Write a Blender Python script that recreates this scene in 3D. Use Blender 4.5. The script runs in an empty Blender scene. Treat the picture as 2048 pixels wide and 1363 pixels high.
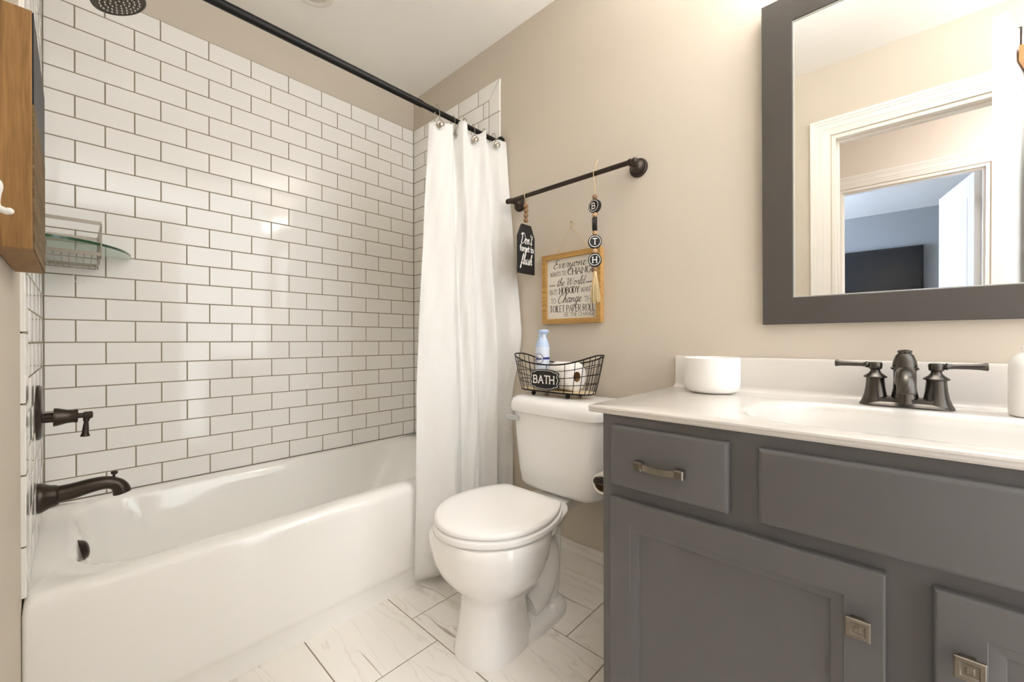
import bpy, bmesh, math, random
from mathutils import Vector, Matrix, Euler
random.seed(7)
S = 0.0254            # the scene is laid out in inches and linked in metres
scene = bpy.context.scene
COL = scene.collection
sin, cos, pi, rad = math.sin, math.cos, math.pi, math.radians

# ------------------------------------------------------------------ camera
cam_d = bpy.data.cameras.new('camera')
cam_d.sensor_fit = 'HORIZONTAL'; cam_d.sensor_width = 36.0
cam_d.lens = 811.29 / 2048 * 36.0
cam_d.clip_start = 0.01; cam_d.clip_end = 60
cam = bpy.data.objects.new('camera', cam_d); COL.objects.link(cam)
R_ = Matrix.Rotation(-rad(47.13), 4, 'Z') @ Matrix.Rotation(pi/2 + rad(-0.11), 4, 'X') @ Matrix.Rotation(rad(-0.11), 4, 'Z')
cam.matrix_world = Matrix.Translation(Vector((2.88, -83.02, 38.14)) * S) @ R_
scene.camera = cam

# ------------------------------------------------------------------ world, exposure, light levels
VANITY_E = 10.5      # glow of the three frosted bowls over the mirror
BULB_E = 320.0       # the bulbs inside them, opened upward to add bounced ceiling fill
HALL_E = 85.0
world = bpy.data.worlds.new('world'); scene.world = world; world.use_nodes = True
world.node_tree.nodes['Background'].inputs[0].default_value = (0.92, 0.96, 1.0, 1)
world.node_tree.nodes['Background'].inputs[1].default_value = 3.2  # added soft fill, entering where the rear wall is left unbuilt
vs = scene.view_settings
vs.view_transform = 'Standard'; vs.look = 'None'; vs.gamma = 1.0; vs.use_curve_mapping = False
vs.exposure = 0.46
scene.cycles.max_bounces = 14
scene.cycles.diffuse_bounces = 8
scene.cycles.glossy_bounces = 6

def area_light(name, loc, rot, sx, sy, power, color):
    l = bpy.data.lights.new(name, 'AREA'); l.shape = 'RECTANGLE'; l.size = sx*S; l.size_y = sy*S
    l.energy = power; l.color = color
    o = bpy.data.objects.new(name, l); COL.objects.link(o)
    o.location = Vector(loc)*S; o.rotation_euler = rot
    return o
# daylight entering the bedroom through its window (the window itself is built below)
area_light('bedroom_daylight', (-120, 24, 62), (rad(90), 0, 0), 46, 52, 180, (0.78, 0.88, 1.0))

# ------------------------------------------------------------------ materials
def lin(c):
    return tuple(((v/255)/12.92 if v/255 <= 0.04045 else ((v/255+0.055)/1.055)**2.4) for v in c) + (1.0,)
MATS = {}
def mat(name, rgb, rough=0.5, metal=0.0, spec=0.5, coat=0.0, bump=0.0, bscale=200.0, var=0.0, vscale=3.0, sheen=0.0, trans=0.0, ior=1.45, emit=0.0, sss=0.0):
    m = bpy.data.materials.new(name); m.use_nodes = True; MATS[name] = m
    nt = m.node_tree; b = nt.nodes['Principled BSDF']
    b.inputs['Base Color'].default_value = lin(rgb)
    b.inputs['Roughness'].default_value = rough
    b.inputs['Metallic'].default_value = metal
    b.inputs['Specular IOR Level'].default_value = spec
    b.inputs['Coat Weight'].default_value = coat
    b.inputs['Coat Roughness'].default_value = 0.05
    b.inputs['Sheen Weight'].default_value = sheen
    b.inputs['Transmission Weight'].default_value = trans
    b.inputs['IOR'].default_value = ior
    if emit:
        b.inputs['Emission Color'].default_value = lin(rgb); b.inputs['Emission Strength'].default_value = emit
    tc = nt.nodes.new('ShaderNodeTexCoord')
    if bump:
        n = nt.nodes.new('ShaderNodeTexNoise'); n.inputs['Scale'].default_value = bscale; n.inputs['Detail'].default_value = 3
        bp = nt.nodes.new('ShaderNodeBump'); bp.inputs['Strength'].default_value = bump; bp.inputs['Distance'].default_value = 0.001
        nt.links.new(tc.outputs['Object'], n.inputs['Vector']); nt.links.new(n.outputs['Fac'], bp.inputs['Height'])
        nt.links.new(bp.outputs['Normal'], b.inputs['Normal'])
    if var:
        n = nt.nodes.new('ShaderNodeTexNoise'); n.inputs['Scale'].default_value = vscale; n.inputs['Detail'].default_value = 4
        mr = nt.nodes.new('ShaderNodeMapRange'); mr.inputs['To Min'].default_value = 1-var; mr.inputs['To Max'].default_value = 1+var
        mx = nt.nodes.new('ShaderNodeVectorMath'); mx.operation = 'SCALE'
        mx.inputs[0].default_value = lin(rgb)[:3]
        nt.links.new(tc.outputs['Object'], n.inputs['Vector']); nt.links.new(n.outputs['Fac'], mr.inputs['Value'])
        nt.links.new(mr.outputs['Result'], mx.inputs['Scale']); nt.links.new(mx.outputs['Vector'], b.inputs['Base Color'])
    return m

mat('wall_paint', (206, 196, 181), 0.55, spec=0.3, bump=0.12, bscale=420)
mat('ceiling_paint', (244, 241, 235), 0.8, spec=0.2, bump=0.1, bscale=300)
mat('glazed_tile', (244, 242, 238), 0.07, spec=0.5, bump=0.02, bscale=30, var=0.012, vscale=5)
mat('grout', (150, 139, 120), 0.9, spec=0.2, bump=0.3, bscale=900)
mat('tub_enamel', (249, 248, 244), 0.10, spec=0.5, coat=0.4)
mat('porcelain', (244, 243, 240), 0.06, spec=0.5, coat=0.5)
mat('seat_plastic', (249, 248, 246), 0.16, spec=0.5)
mat('cultured_marble', (212, 207, 200), 0.13, spec=0.5, coat=0.15)
mat('trim_paint', (238, 234, 227), 0.32, spec=0.4)
mat('cabinet_paint', (104, 102, 101), 0.42, spec=0.4, bump=0.08, bscale=700)
mat('bronze', (70, 62, 56), 0.30, metal=0.85, spec=0.5, var=0.15, vscale=60)
mat('bronze_satin', (84, 80, 75), 0.27, metal=0.92, spec=0.5, var=0.1, vscale=60)
mat('black_metal', (30, 28, 27), 0.38, metal=0.5, spec=0.5)
mat('dark_nozzle', (74, 68, 60), 0.35, metal=0.8)
mat('nozzle_tip', (225, 220, 208), 0.6)
mat('nickel', (168, 160, 148), 0.28, metal=1.0)
mat('aged_nickel', (132, 124, 112), 0.34, metal=0.9, var=0.12, vscale=90)
mat('chrome', (225, 225, 225), 0.06, metal=1.0)
mat('mirror_glass', (246, 247, 245), 0.0, metal=1.0)
mat('mirror_frame', (76, 71, 66), 0.33, spec=0.5, bump=0.05, bscale=500)
mat('mirror_lip', (220, 222, 214), 0.2, metal=0.6)
mat('twine', (205, 184, 142), 0.9, bump=0.6, bscale=1500)
mat('bead_wood', (140, 106, 76), 0.55, var=0.12, vscale=40)
mat('bead_pale', (186, 152, 114), 0.55, var=0.12, vscale=40)
mat('black_wood', (26, 24, 24), 0.5, var=0.2, vscale=60)
mat('white_ink', (240, 238, 232), 0.7)
mat('dark_ink', (56, 46, 40), 0.75)
mat('sign_panel', (226, 221, 211), 0.7)
mat('basket_wire', (34, 31, 29), 0.4, metal=0.7)
mat('basket_board', (222, 202, 168), 0.6, var=0.05, vscale=20)
mat('tissue', (240, 236, 229), 0.95, spec=0.1, bump=0.3, bscale=700)
mat('cardboard', (146, 112, 74), 0.9)
mat('ceramic_white', (244, 241, 236), 0.28, spec=0.4)
mat('spray_blue', (214, 221, 235), 0.28, spec=0.45)
mat('spray_cap', (186, 206, 234), 0.3, spec=0.45)
mat('label_white', (236, 238, 240), 0.5)
mat('label_navy', (48, 54, 120), 0.5)
mat('gold_pump', (172, 148, 96), 0.3, metal=0.9)
mat('soap_white', (243, 241, 237), 0.25)
mat('hook_white', (242, 240, 236), 0.2)
mat('tv_black', (14, 14, 15), 0.12, spec=0.6)
mat('tv_screen', (16, 16, 17), 0.22, spec=0.5)
mat('bedroom_paint', (150, 150, 149), 0.6, spec=0.3)
mat('hall_paint', (226, 216, 206), 0.6, spec=0.3)
mat('carpet', (176, 166, 150), 1.0, spec=0.1, bump=0.8, bscale=500)
mat('towel_gray', (132, 134, 140), 1.0, spec=0.1, bump=1.0, bscale=500, var=0.25, vscale=50, sheen=0.3)
mat('hook_wood', (170, 120, 72), 0.5, var=0.15, vscale=30)
mat('clear_film', (245, 245, 240), 0.1, trans=0.85)
mat('globe_glass', (255, 252, 248), 0.3, emit=VANITY_E)
mat('bulb', (250, 250, 255), 0.3, emit=BULB_E)
mat('lamp_diffuser', (252, 253, 255), 0.4, emit=HALL_E)
mat('downlight_trim', (230, 225, 214), 0.4)
mat('downlight_glass', (205, 200, 186), 0.5)
mat('daylight_pane', (205, 222, 255), 0.5, emit=2.0)

def glass_green():
    m = bpy.data.materials.new('shelf_glass'); m.use_nodes = True; MATS['shelf_glass'] = m
    b = m.node_tree.nodes['Principled BSDF']
    b.inputs['Base Color'].default_value = lin((214, 232, 220)); b.inputs['Roughness'].default_value = 0.02
    b.inputs['Transmission Weight'].default_value = 1.0; b.inputs['IOR'].default_value = 1.5
    m2 = bpy.data.materials.new('glass_edge'); m2.use_nodes = True; MATS['glass_edge'] = m2
    b = m2.node_tree.nodes['Principled BSDF']
    b.inputs['Base Color'].default_value = lin((38, 78, 52)); b.inputs['Roughness'].default_value = 0.15
glass_green()

def wood(name, c1, c2, axis='Z', scale=9.0, rough=0.6):
    m = bpy.data.materials.new(name); m.use_nodes = True; MATS[name] = m
    nt = m.node_tree; b = nt.nodes['Principled BSDF']; b.inputs['Roughness'].default_value = rough
    b.inputs['Specular IOR Level'].default_value = 0.25
    tc = nt.nodes.new('ShaderNodeTexCoord'); mp = nt.nodes.new('ShaderNodeMapping')
    sc = {'X': (0.06, 1, 1), 'Y': (1, 0.06, 1), 'Z': (1, 1, 0.06)}[axis]
    mp.inputs['Scale'].default_value = sc
    n = nt.nodes.new('ShaderNodeTexNoise'); n.inputs['Scale'].default_value = scale*10; n.inputs['Detail'].default_value = 6; n.inputs['Distortion'].default_value = 1.2
    n2 = nt.nodes.new('ShaderNodeTexNoise'); n2.inputs['Scale'].default_value = scale*60; n2.inputs['Detail'].default_value = 3
    cr = nt.nodes.new('ShaderNodeValToRGB'); cr.color_ramp.elements[0].color = lin(c1); cr.color_ramp.elements[1].color = lin(c2)
    cr.color_ramp.elements[0].position = 0.3; cr.color_ramp.elements[1].position = 0.7
    mx = nt.nodes.new('ShaderNodeMath'); mx.operation = 'MULTIPLY_ADD'; mx.inputs[1].default_value = 0.3
    nt.links.new(tc.outputs['Object'], mp.inputs['Vector']); nt.links.new(mp.outputs['Vector'], n.inputs['Vector']); nt.links.new(mp.outputs['Vector'], n2.inputs['Vector'])
    mm = nt.nodes.new('ShaderNodeMath'); mm.operation = 'MULTIPLY'; mm.inputs[1].default_value = 0.7
    nt.links.new(n.outputs['Fac'], mm.inputs[0]); nt.links.new(n2.outputs['Fac'], mx.inputs[0]); nt.links.new(mm.outputs[0], mx.inputs[2])
    nt.links.new(mx.outputs[0], cr.inputs['Fac']); nt.links.new(cr.outputs['Color'], b.inputs['Base Color'])
    bp = nt.nodes.new('ShaderNodeBump'); bp.inputs['Strength'].default_value = 0.2; bp.inputs['Distance'].default_value = 0.001
    nt.links.new(n2.outputs['Fac'], bp.inputs['Height']); nt.links.new(bp.outputs['Normal'], b.inputs['Normal'])
wood('sign_pine', (150, 112, 60), (206, 166, 102), 'Y', 9)
wood('plaque_wood', (112, 82, 48), (172, 132, 82), 'Z', 7)
wood('plaque_rough', (82, 66, 46), (140, 118, 84), 'Y', 8, 0.85)

def marble():
    m = bpy.data.materials.new('marble_tile'); m.use_nodes = True; MATS['marble_tile'] = m
    nt = m.node_tree; b = nt.nodes['Principled BSDF']; b.inputs['Roughness'].default_value = 0.22
    at = nt.nodes.new('ShaderNodeAttribute'); at.attribute_name = 'tile_shift'
    tc = nt.nodes.new('ShaderNodeTexCoord')
    add = nt.nodes.new('ShaderNodeVectorMath'); add.operation = 'ADD'
    nt.links.new(tc.outputs['Object'], add.inputs[0]); nt.links.new(at.outputs['Vector'], add.inputs[1])
    rot = nt.nodes.new('ShaderNodeMapping'); rot.inputs['Rotation'].default_value = (0, 0, rad(28)); rot.inputs['Scale'].default_value = (1.0, 0.16, 1.0)
    nt.links.new(add.outputs[0], rot.inputs['Vector'])
    def vein(scale, width, dist, detail):
        n = nt.nodes.new('ShaderNodeTexNoise'); n.inputs['Scale'].default_value = scale; n.inputs['Detail'].default_value = detail; n.inputs['Distortion'].default_value = dist
        nt.links.new(rot.outputs['Vector'], n.inputs['Vector'])
        s = nt.nodes.new('ShaderNodeMath'); s.operation = 'SUBTRACT'; s.inputs[1].default_value = 0.5
        a = nt.nodes.new('ShaderNodeMath'); a.operation = 'ABSOLUTE'
        r = nt.nodes.new('ShaderNodeMapRange'); r.inputs['From Max'].default_value = width; r.inputs['To Min'].default_value = 1; r.inputs['To Max'].default_value = 0
        nt.links.new(n.outputs['Fac'], s.inputs[0]); nt.links.new(s.outputs[0], a.inputs[0]); nt.links.new(a.outputs[0], r.inputs['Value'])
        return r.outputs['Result']
    v1 = vein(5.6, 0.010, 0.25, 3.5); v2 = vein(10.0, 0.012, 0.3, 4)
    msk = nt.nodes.new('ShaderNodeTexNoise'); msk.inputs['Scale'].default_value = 6.0
    nt.links.new(add.outputs[0], msk.inputs['Vector'])
    mr = nt.nodes.new('ShaderNodeMapRange'); mr.inputs['From Min'].default_value = 0.42; mr.inputs['From Max'].default_value = 0.62
    nt.links.new(msk.outputs['Fac'], mr.inputs['Value'])
    m1 = nt.nodes.new('ShaderNodeMath'); m1.operation = 'MULTIPLY'; nt.links.new(v1, m1.inputs[0]); nt.links.new(mr.outputs['Result'], m1.inputs[1])
    m2 = nt.nodes.new('ShaderNodeMath'); m2.operation = 'MULTIPLY'; m2.inputs[1].default_value = 0.18; nt.links.new(v2, m2.inputs[0])
    mxx = nt.nodes.new('ShaderNodeMath'); mxx.operation = 'MAXIMUM'; nt.links.new(m1.outputs[0], mxx.inputs[0]); nt.links.new(m2.outputs[0], mxx.inputs[1])
    fac = nt.nodes.new('ShaderNodeMath'); fac.operation = 'MULTIPLY'; fac.inputs[1].default_value = 0.8; nt.links.new(mxx.outputs[0], fac.inputs[0])
    mix = nt.nodes.new('ShaderNodeMix'); mix.data_type = 'RGBA'
    mix.inputs['A'].default_value = lin((246, 242, 236)); mix.inputs['B'].default_value = lin((140, 122, 98))
    nt.links.new(fac.outputs[0], mix.inputs['Factor']); nt.links.new(mix.outputs['Result'], b.inputs['Base Color'])
marble()

def curtain_mat():
    m = bpy.data.materials.new('waffle_cloth'); m.use_nodes = True; MATS['waffle_cloth'] = m
    nt = m.node_tree; b = nt.nodes['Principled BSDF']
    b.inputs['Base Color'].default_value = lin((247, 246, 243)); b.inputs['Roughness'].default_value = 0.95; b.inputs['Specular IOR Level'].default_value = 0.1
    b.inputs['Sheen Weight'].default_value = 0.15
    uv = nt.nodes.new('ShaderNodeUVMap')
    br = nt.nodes.new('ShaderNodeTexBrick'); br.offset = 0.5
    br.inputs['Scale'].default_value = 1.0; br.inputs['Brick Width'].default_value = 0.9; br.inputs['Row Height'].default_value = 0.16; br.inputs['Mortar Size'].default_value = 0.035
    br.inputs['Mortar Smooth'].default_value = 0.6
    nt.links.new(uv.outputs['UV'], br.inputs['Vector'])
    n = nt.nodes.new('ShaderNodeTexNoise'); n.inputs['Scale'].default_value = 3.0; n.inputs['Detail'].default_value = 4
    mp = nt.nodes.new('ShaderNodeMapping'); mp.inputs['Scale'].default_value = (2.5, 0.12, 1)
    nt.links.new(uv.outputs['UV'], mp.inputs['Vector']); nt.links.new(mp.outputs['Vector'], n.inputs['Vector'])
    ad = nt.nodes.new('ShaderNodeMath'); ad.operation = 'MULTIPLY_ADD'; ad.inputs[1].default_value = 1.2
    nt.links.new(n.outputs['Fac'], ad.inputs[0]); nt.links.new(br.outputs['Fac'], ad.inputs[2])
    bp = nt.nodes.new('ShaderNodeBump'); bp.inputs['Strength'].default_value = 0.45; bp.inputs['Distance'].default_value = 0.0012
    nt.links.new(ad.outputs[0], bp.inputs['Height']); nt.links.new(bp.outputs['Normal'], b.inputs['Normal'])
    tr = nt.nodes.new('ShaderNodeBsdfTranslucent'); tr.inputs['Color'].default_value = lin((247, 246, 243))
    nt.links.new(bp.outputs['Normal'], tr.inputs['Normal'])
    ms = nt.nodes.new('ShaderNodeMixShader'); ms.inputs[0].default_value = 0.22
    out = nt.nodes['Material Output']
    nt.links.new(b.outputs[0], ms.inputs[1]); nt.links.new(tr.outputs[0], ms.inputs[2]); nt.links.new(ms.outputs[0], out.inputs['Surface'])
curtain_mat()

# ------------------------------------------------------------------ object helpers
ORG = {}
def tag(o, label, cat, group=None):
    o['label'] = label; o['category'] = cat
    if group: o['group'] = group
    return o
def thing(name, label, cat, loc, group=None):
    o = bpy.data.objects.new(name, None); COL.objects.link(o)
    o.empty_display_size = 0.05; o.location = Vector(loc)*S; ORG[o] = Vector(loc)
    return tag(o, label, cat, group)

class MB:
    def __init__(s): s.v = []; s.f = []; s.mi = []; s.uv = None
    def add(s, vs, fs, mi=0):
        b = len(s.v); s.v += [Vector(p) for p in vs]
        for f in fs: s.f.append([i+b for i in f]); s.mi.append(mi)
    def box(s, x0, x1, y0, y1, z0, z1, mi=0):
        x0, x1 = min(x0, x1), max(x0, x1); y0, y1 = min(y0, y1), max(y0, y1); z0, z1 = min(z0, z1), max(z0, z1)
        v = [(x0,y0,z0),(x1,y0,z0),(x1,y1,z0),(x0,y1,z0),(x0,y0,z1),(x1,y0,z1),(x1,y1,z1),(x0,y1,z1)]
        s.add(v, [(0,3,2,1),(4,5,6,7),(0,1,5,4),(1,2,6,5),(2,3,7,6),(3,0,4,7)], mi)
    def obox(s, c, u, v, w, mi=0):   # centre and three half-axis vectors (right handed)
        c, u, v, w = map(Vector, (c, u, v, w))
        p = [c-u-v-w, c+u-v-w, c+u+v-w, c-u+v-w, c-u-v+w, c+u-v+w, c+u+v+w, c-u+v+w]
        s.add(p, [(0,3,2,1),(4,5,6,7),(0,1,5,4),(1,2,6,5),(2,3,7,6),(3,0,4,7)], mi)
    def loft(s, loops, cap0=True, cap1=True, closed=True, mi=0):
        n = len(loops[0]); vs = [p for l in loops for p in l]; fs = []
        for k in range(len(loops)-1):
            for i in range(n if closed else n-1):
                j = (i+1) % n
                fs.append((k*n+i, k*n+j, (k+1)*n+j, (k+1)*n+i))
        if cap0: fs.append(tuple(range(n-1, -1, -1)))
        if cap1: fs.append(tuple(range((len(loops)-1)*n, len(loops)*n)))
        s.add(vs, fs, mi)
    def lathe(s, prof, c, axis=(0,0,1), seg=32, mi=0, cap=True):
        c = Vector(c); a = Vector(axis).normalized()
        u = a.orthogonal().normalized(); w = a.cross(u)
        loops = [[c + a*h + (u*cos(2*pi*i/seg) + w*sin(2*pi*i/seg))*max(r, 1e-4) for i in range(seg)] for r, h in prof]
        s.loft(loops, cap, cap, mi=mi)
    def tube(s, pts, r, seg=10, closed=False, mi=0, flat=None):
        pts = [Vector(p) for p in pts]; n = len(pts)
        rr = r if callable(r) else (lambda t: r)
        loops = []; prev = None
        for i, p in enumerate(pts):
            if closed: t = pts[(i+1) % n] - pts[i-1]
            else: t = pts[min(i+1, n-1)] - pts[max(i-1, 0)]
            t.normalize()
            if prev is None: u = t.orthogonal().normalized()
            else:
                u = prev - t*prev.dot(t)
                if u.length < 1e-6: u = t.orthogonal()
                u.normalize()
            prev = u; w = t.cross(u); q = rr(i/max(1, n-1))
            loops.append([p + (u*cos(2*pi*k/seg) + w*sin(2*pi*k/seg))*q for k in range(seg)])
        if closed:
            loops.append(loops[0]); s.loft(loops, False, False, mi=mi)
        else: s.loft(loops, True, True, mi=mi)
    def sphere(s, c, r, seg=16, mi=0, sc=(1,1,1)):
        c = Vector(c); k = seg//2
        loops = [[c + Vector((r*sc[0]*sin(pi*j/k)*cos(2*pi*i/seg), r*sc[1]*sin(pi*j/k)*sin(2*pi*i/seg), -r*sc[2]*cos(pi*j/k))) for i in range(seg)] for j in range(1, k)]
        s.loft(loops, True, True, mi=mi)
    def prism(s, outline, o, u, v, n, t0, t1, mi=0):  # 2-D outline on plane (o,u,v) pushed along n
        o, u, v, n = map(Vector, (o, u, v, n))
        s.loft([[o+u*a+v*b+n*t for a, b in outline] for t in (t0, t1)], mi=mi)
    def build(s, name, m, parent=None, smooth=40, bevel=0.0, bseg=2, subsurf=0, org=None):
        me = bpy.data.meshes.new(name)
        if parent is not None: og = ORG[parent]
        elif org is not None: og = Vector(org)
        else:
            lo = [min(p[i] for p in s.v) for i in range(3)]; hi = [max(p[i] for p in s.v) for i in range(3)]
            og = Vector(((lo[0]+hi[0])/2, (lo[1]+hi[1])/2, lo[2]))
        me.from_pydata([tuple((p-og)*S) for p in s.v], [], s.f); me.update()
        for mm in (m if isinstance(m, (list, tuple)) else [m]): me.materials.append(MATS[mm])
        me.polygons.foreach_set('material_index', s.mi)
        bm = bmesh.new(); bm.from_mesh(me); bmesh.ops.recalc_face_normals(bm, faces=bm.faces); bm.to_mesh(me); bm.free()
        if s.uv:
            ul = me.uv_layers.new(name='UVMap')
            for l in me.loops: ul.data[l.index].uv = s.uv[l.vertex_index]
        if smooth:
            me.shade_smooth(); me.set_sharp_from_angle(angle=rad(smooth))
        o = bpy.data.objects.new(name, me); COL.objects.link(o)
        if parent is not None: o.parent = parent; ORG[o] = ORG[parent]
        else: o.location = og*S; ORG[o] = og
        if bevel:
            md = o.modifiers.new('bevel', 'BEVEL'); md.width = bevel*S; md.segments = bseg; md.limit_method = 'ANGLE'; md.angle_limit = rad(50)
            md.harden_normals = False
        if subsurf:
            md = o.modifiers.new('sub', 'SUBSURF'); md.levels = subsurf; md.render_levels = subsurf
        return o

def struct(o): o['kind'] = 'structure'; return o

def catmull(pts, n=8, closed=False):
    pts = [Vector(p) for p in pts]; out = []; m = len(pts)
    for i in range(m if closed else m-1):
        if closed: p0, p1, p2, p3 = pts[i-1], pts[i], pts[(i+1) % m], pts[(i+2) % m]
        else: p0, p1, p2, p3 = pts[max(i-1, 0)], pts[i], pts[i+1], pts[min(i+2, m-1)]
        for k in range(n):
            t = k/n
            out.append(0.5*((2*p1) + (p2-p0)*t + (2*p0-5*p1+4*p2-p3)*t*t + (3*p1-p0-3*p2+p3)*t**3))
    if not closed: out.append(pts[-1])
    return out

def rrect(x0, x1, y0, y1, r, z, k=8):
    r = min(r, (x1-x0)/2-1e-3, (y1-y0)/2-1e-3); out = []
    for cx, cy, a in ((x1-r, y1-r, 0), (x0+r, y1-r, 90), (x0+r, y0+r, 180), (x1-r, y0+r, 270)):
        for i in range(k+1):
            t = rad(a + 90*i/k); out.append(Vector((cx+r*cos(t), cy+r*sin(t), z)))
    return out
def superell(cx, cy, ax, ay, z, e=2.5, n=48, skew=None):
    out = []
    for i in range(n):
        t = 2*pi*i/n; c, s_ = cos(t), sin(t)
        x = abs(c)**(2/e)*(1 if c >= 0 else -1); y = abs(s_)**(2/e)*(1 if s_ >= 0 else -1)
        out.append(Vector((cx+ax*x, cy+ay*y, z)))
    return out

# ------------------------------------------------------------------ lettering engine (flat raised strokes)
def arc(cx, cy, rx, ry, a0, a1, n=12):
    return [(cx+rx*cos(rad(a0+(a1-a0)*i/n)), cy+ry*sin(rad(a0+(a1-a0)*i/n))) for i in range(n+1)]
def sp(p, n=7): return [(q.x, q.y) for q in catmull([(a, b, 0) for a, b in p], n)]
UP = {
 'A': (.80, [[(0,0),(.4,1),(.8,0)], [(.16,.36),(.64,.36)]]),
 'B': (.66, [[(0,0),(0,1)], [(0,1),(.34,1)]+arc(.34,.76,.24,.24,90,-90)+[(0,.52)], [(0,.52),(.34,.52)]+arc(.36,.26,.28,.26,90,-90)+[(0,0)]]),
 'C': (.74, [arc(.4,.5,.4,.5,48,312,20)]),
 'D': (.74, [[(0,0),(0,1)], [(0,1),(.3,1)]+arc(.3,.5,.42,.5,90,-90,16)+[(0,0)]]),
 'E': (.56, [[(.54,1),(0,1),(0,0),(.54,0)], [(0,.52),(.44,.52)]]),
 'G': (.80, [arc(.4,.5,.4,.5,48,350,22)+[(.79,.44),(.5,.44)]]),
 'H': (.72, [[(0,0),(0,1)], [(.72,0),(.72,1)], [(0,.5),(.72,.5)]]),
 'I': (.08, [[(.04,0),(.04,1)]]),
 'L': (.54, [[(0,1),(0,0),(.52,0)]]),
 'N': (.74, [[(0,0),(0,1),(.74,0),(.74,1)]]),
 'O': (.82, [arc(.41,.5,.41,.5,0,360,26)]),
 'P': (.62, [[(0,0),(0,1)], [(0,1),(.32,1)]+arc(.32,.73,.28,.27,90,-90)+[(0,.46)]]),
 'R': (.66, [[(0,0),(0,1)], [(0,1),(.32,1)]+arc(.32,.74,.28,.26,90,-90)+[(0,.48)], [(.3,.48),(.66,0)]]),
 'S': (.58, [sp([(.54,.82),(.32,1),(.06,.84),(.14,.6),(.44,.44),(.55,.2),(.28,0),(.02,.18)])]),
 'T': (.68, [[(.34,0),(.34,1)], [(0,1),(.68,1)]]),
 'U': (.70, [[(0,1),(0,.35)]+arc(.35,.35,.35,.35,180,360)+[(.7,1)]]),
 'W': (1.04, [[(0,1),(.26,0),(.52,.9),(.78,0),(1.04,1)]]),
 'Y': (.72, [[(0,1),(.36,.48),(.36,0)], [(.72,1),(.36,.48)]]),
 'f': (.40, [sp([(.44,.88),(.30,1),(.17,.82),(.16,.4)])+[(.16,0)], [(0,.62),(.36,.62)]]),
 'o': (.54, [arc(.27,.31,.27,.31,0,360,20)]),
 'r': (.40, [[(.08,0),(.08,.62)], sp([(.08,.36),(.2,.58),(.4,.56)])]),
 'g': (.54, [arc(.25,.33,.25,.29,0,360,18), sp([(.5,.62),(.5,.2),(.48,-.12),(.25,-.27),(.03,-.16)])]),
 'e': (.52, [[(.03,.33),(.5,.33)]+arc(.26,.31,.25,.31,8,315,18)]),
 't': (.40, [[(.16,.9),(.16,.14)]+sp([(.16,.14),(.24,0),(.4,.08)]), [(0,.62),(.36,.62)]]),
}
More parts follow.
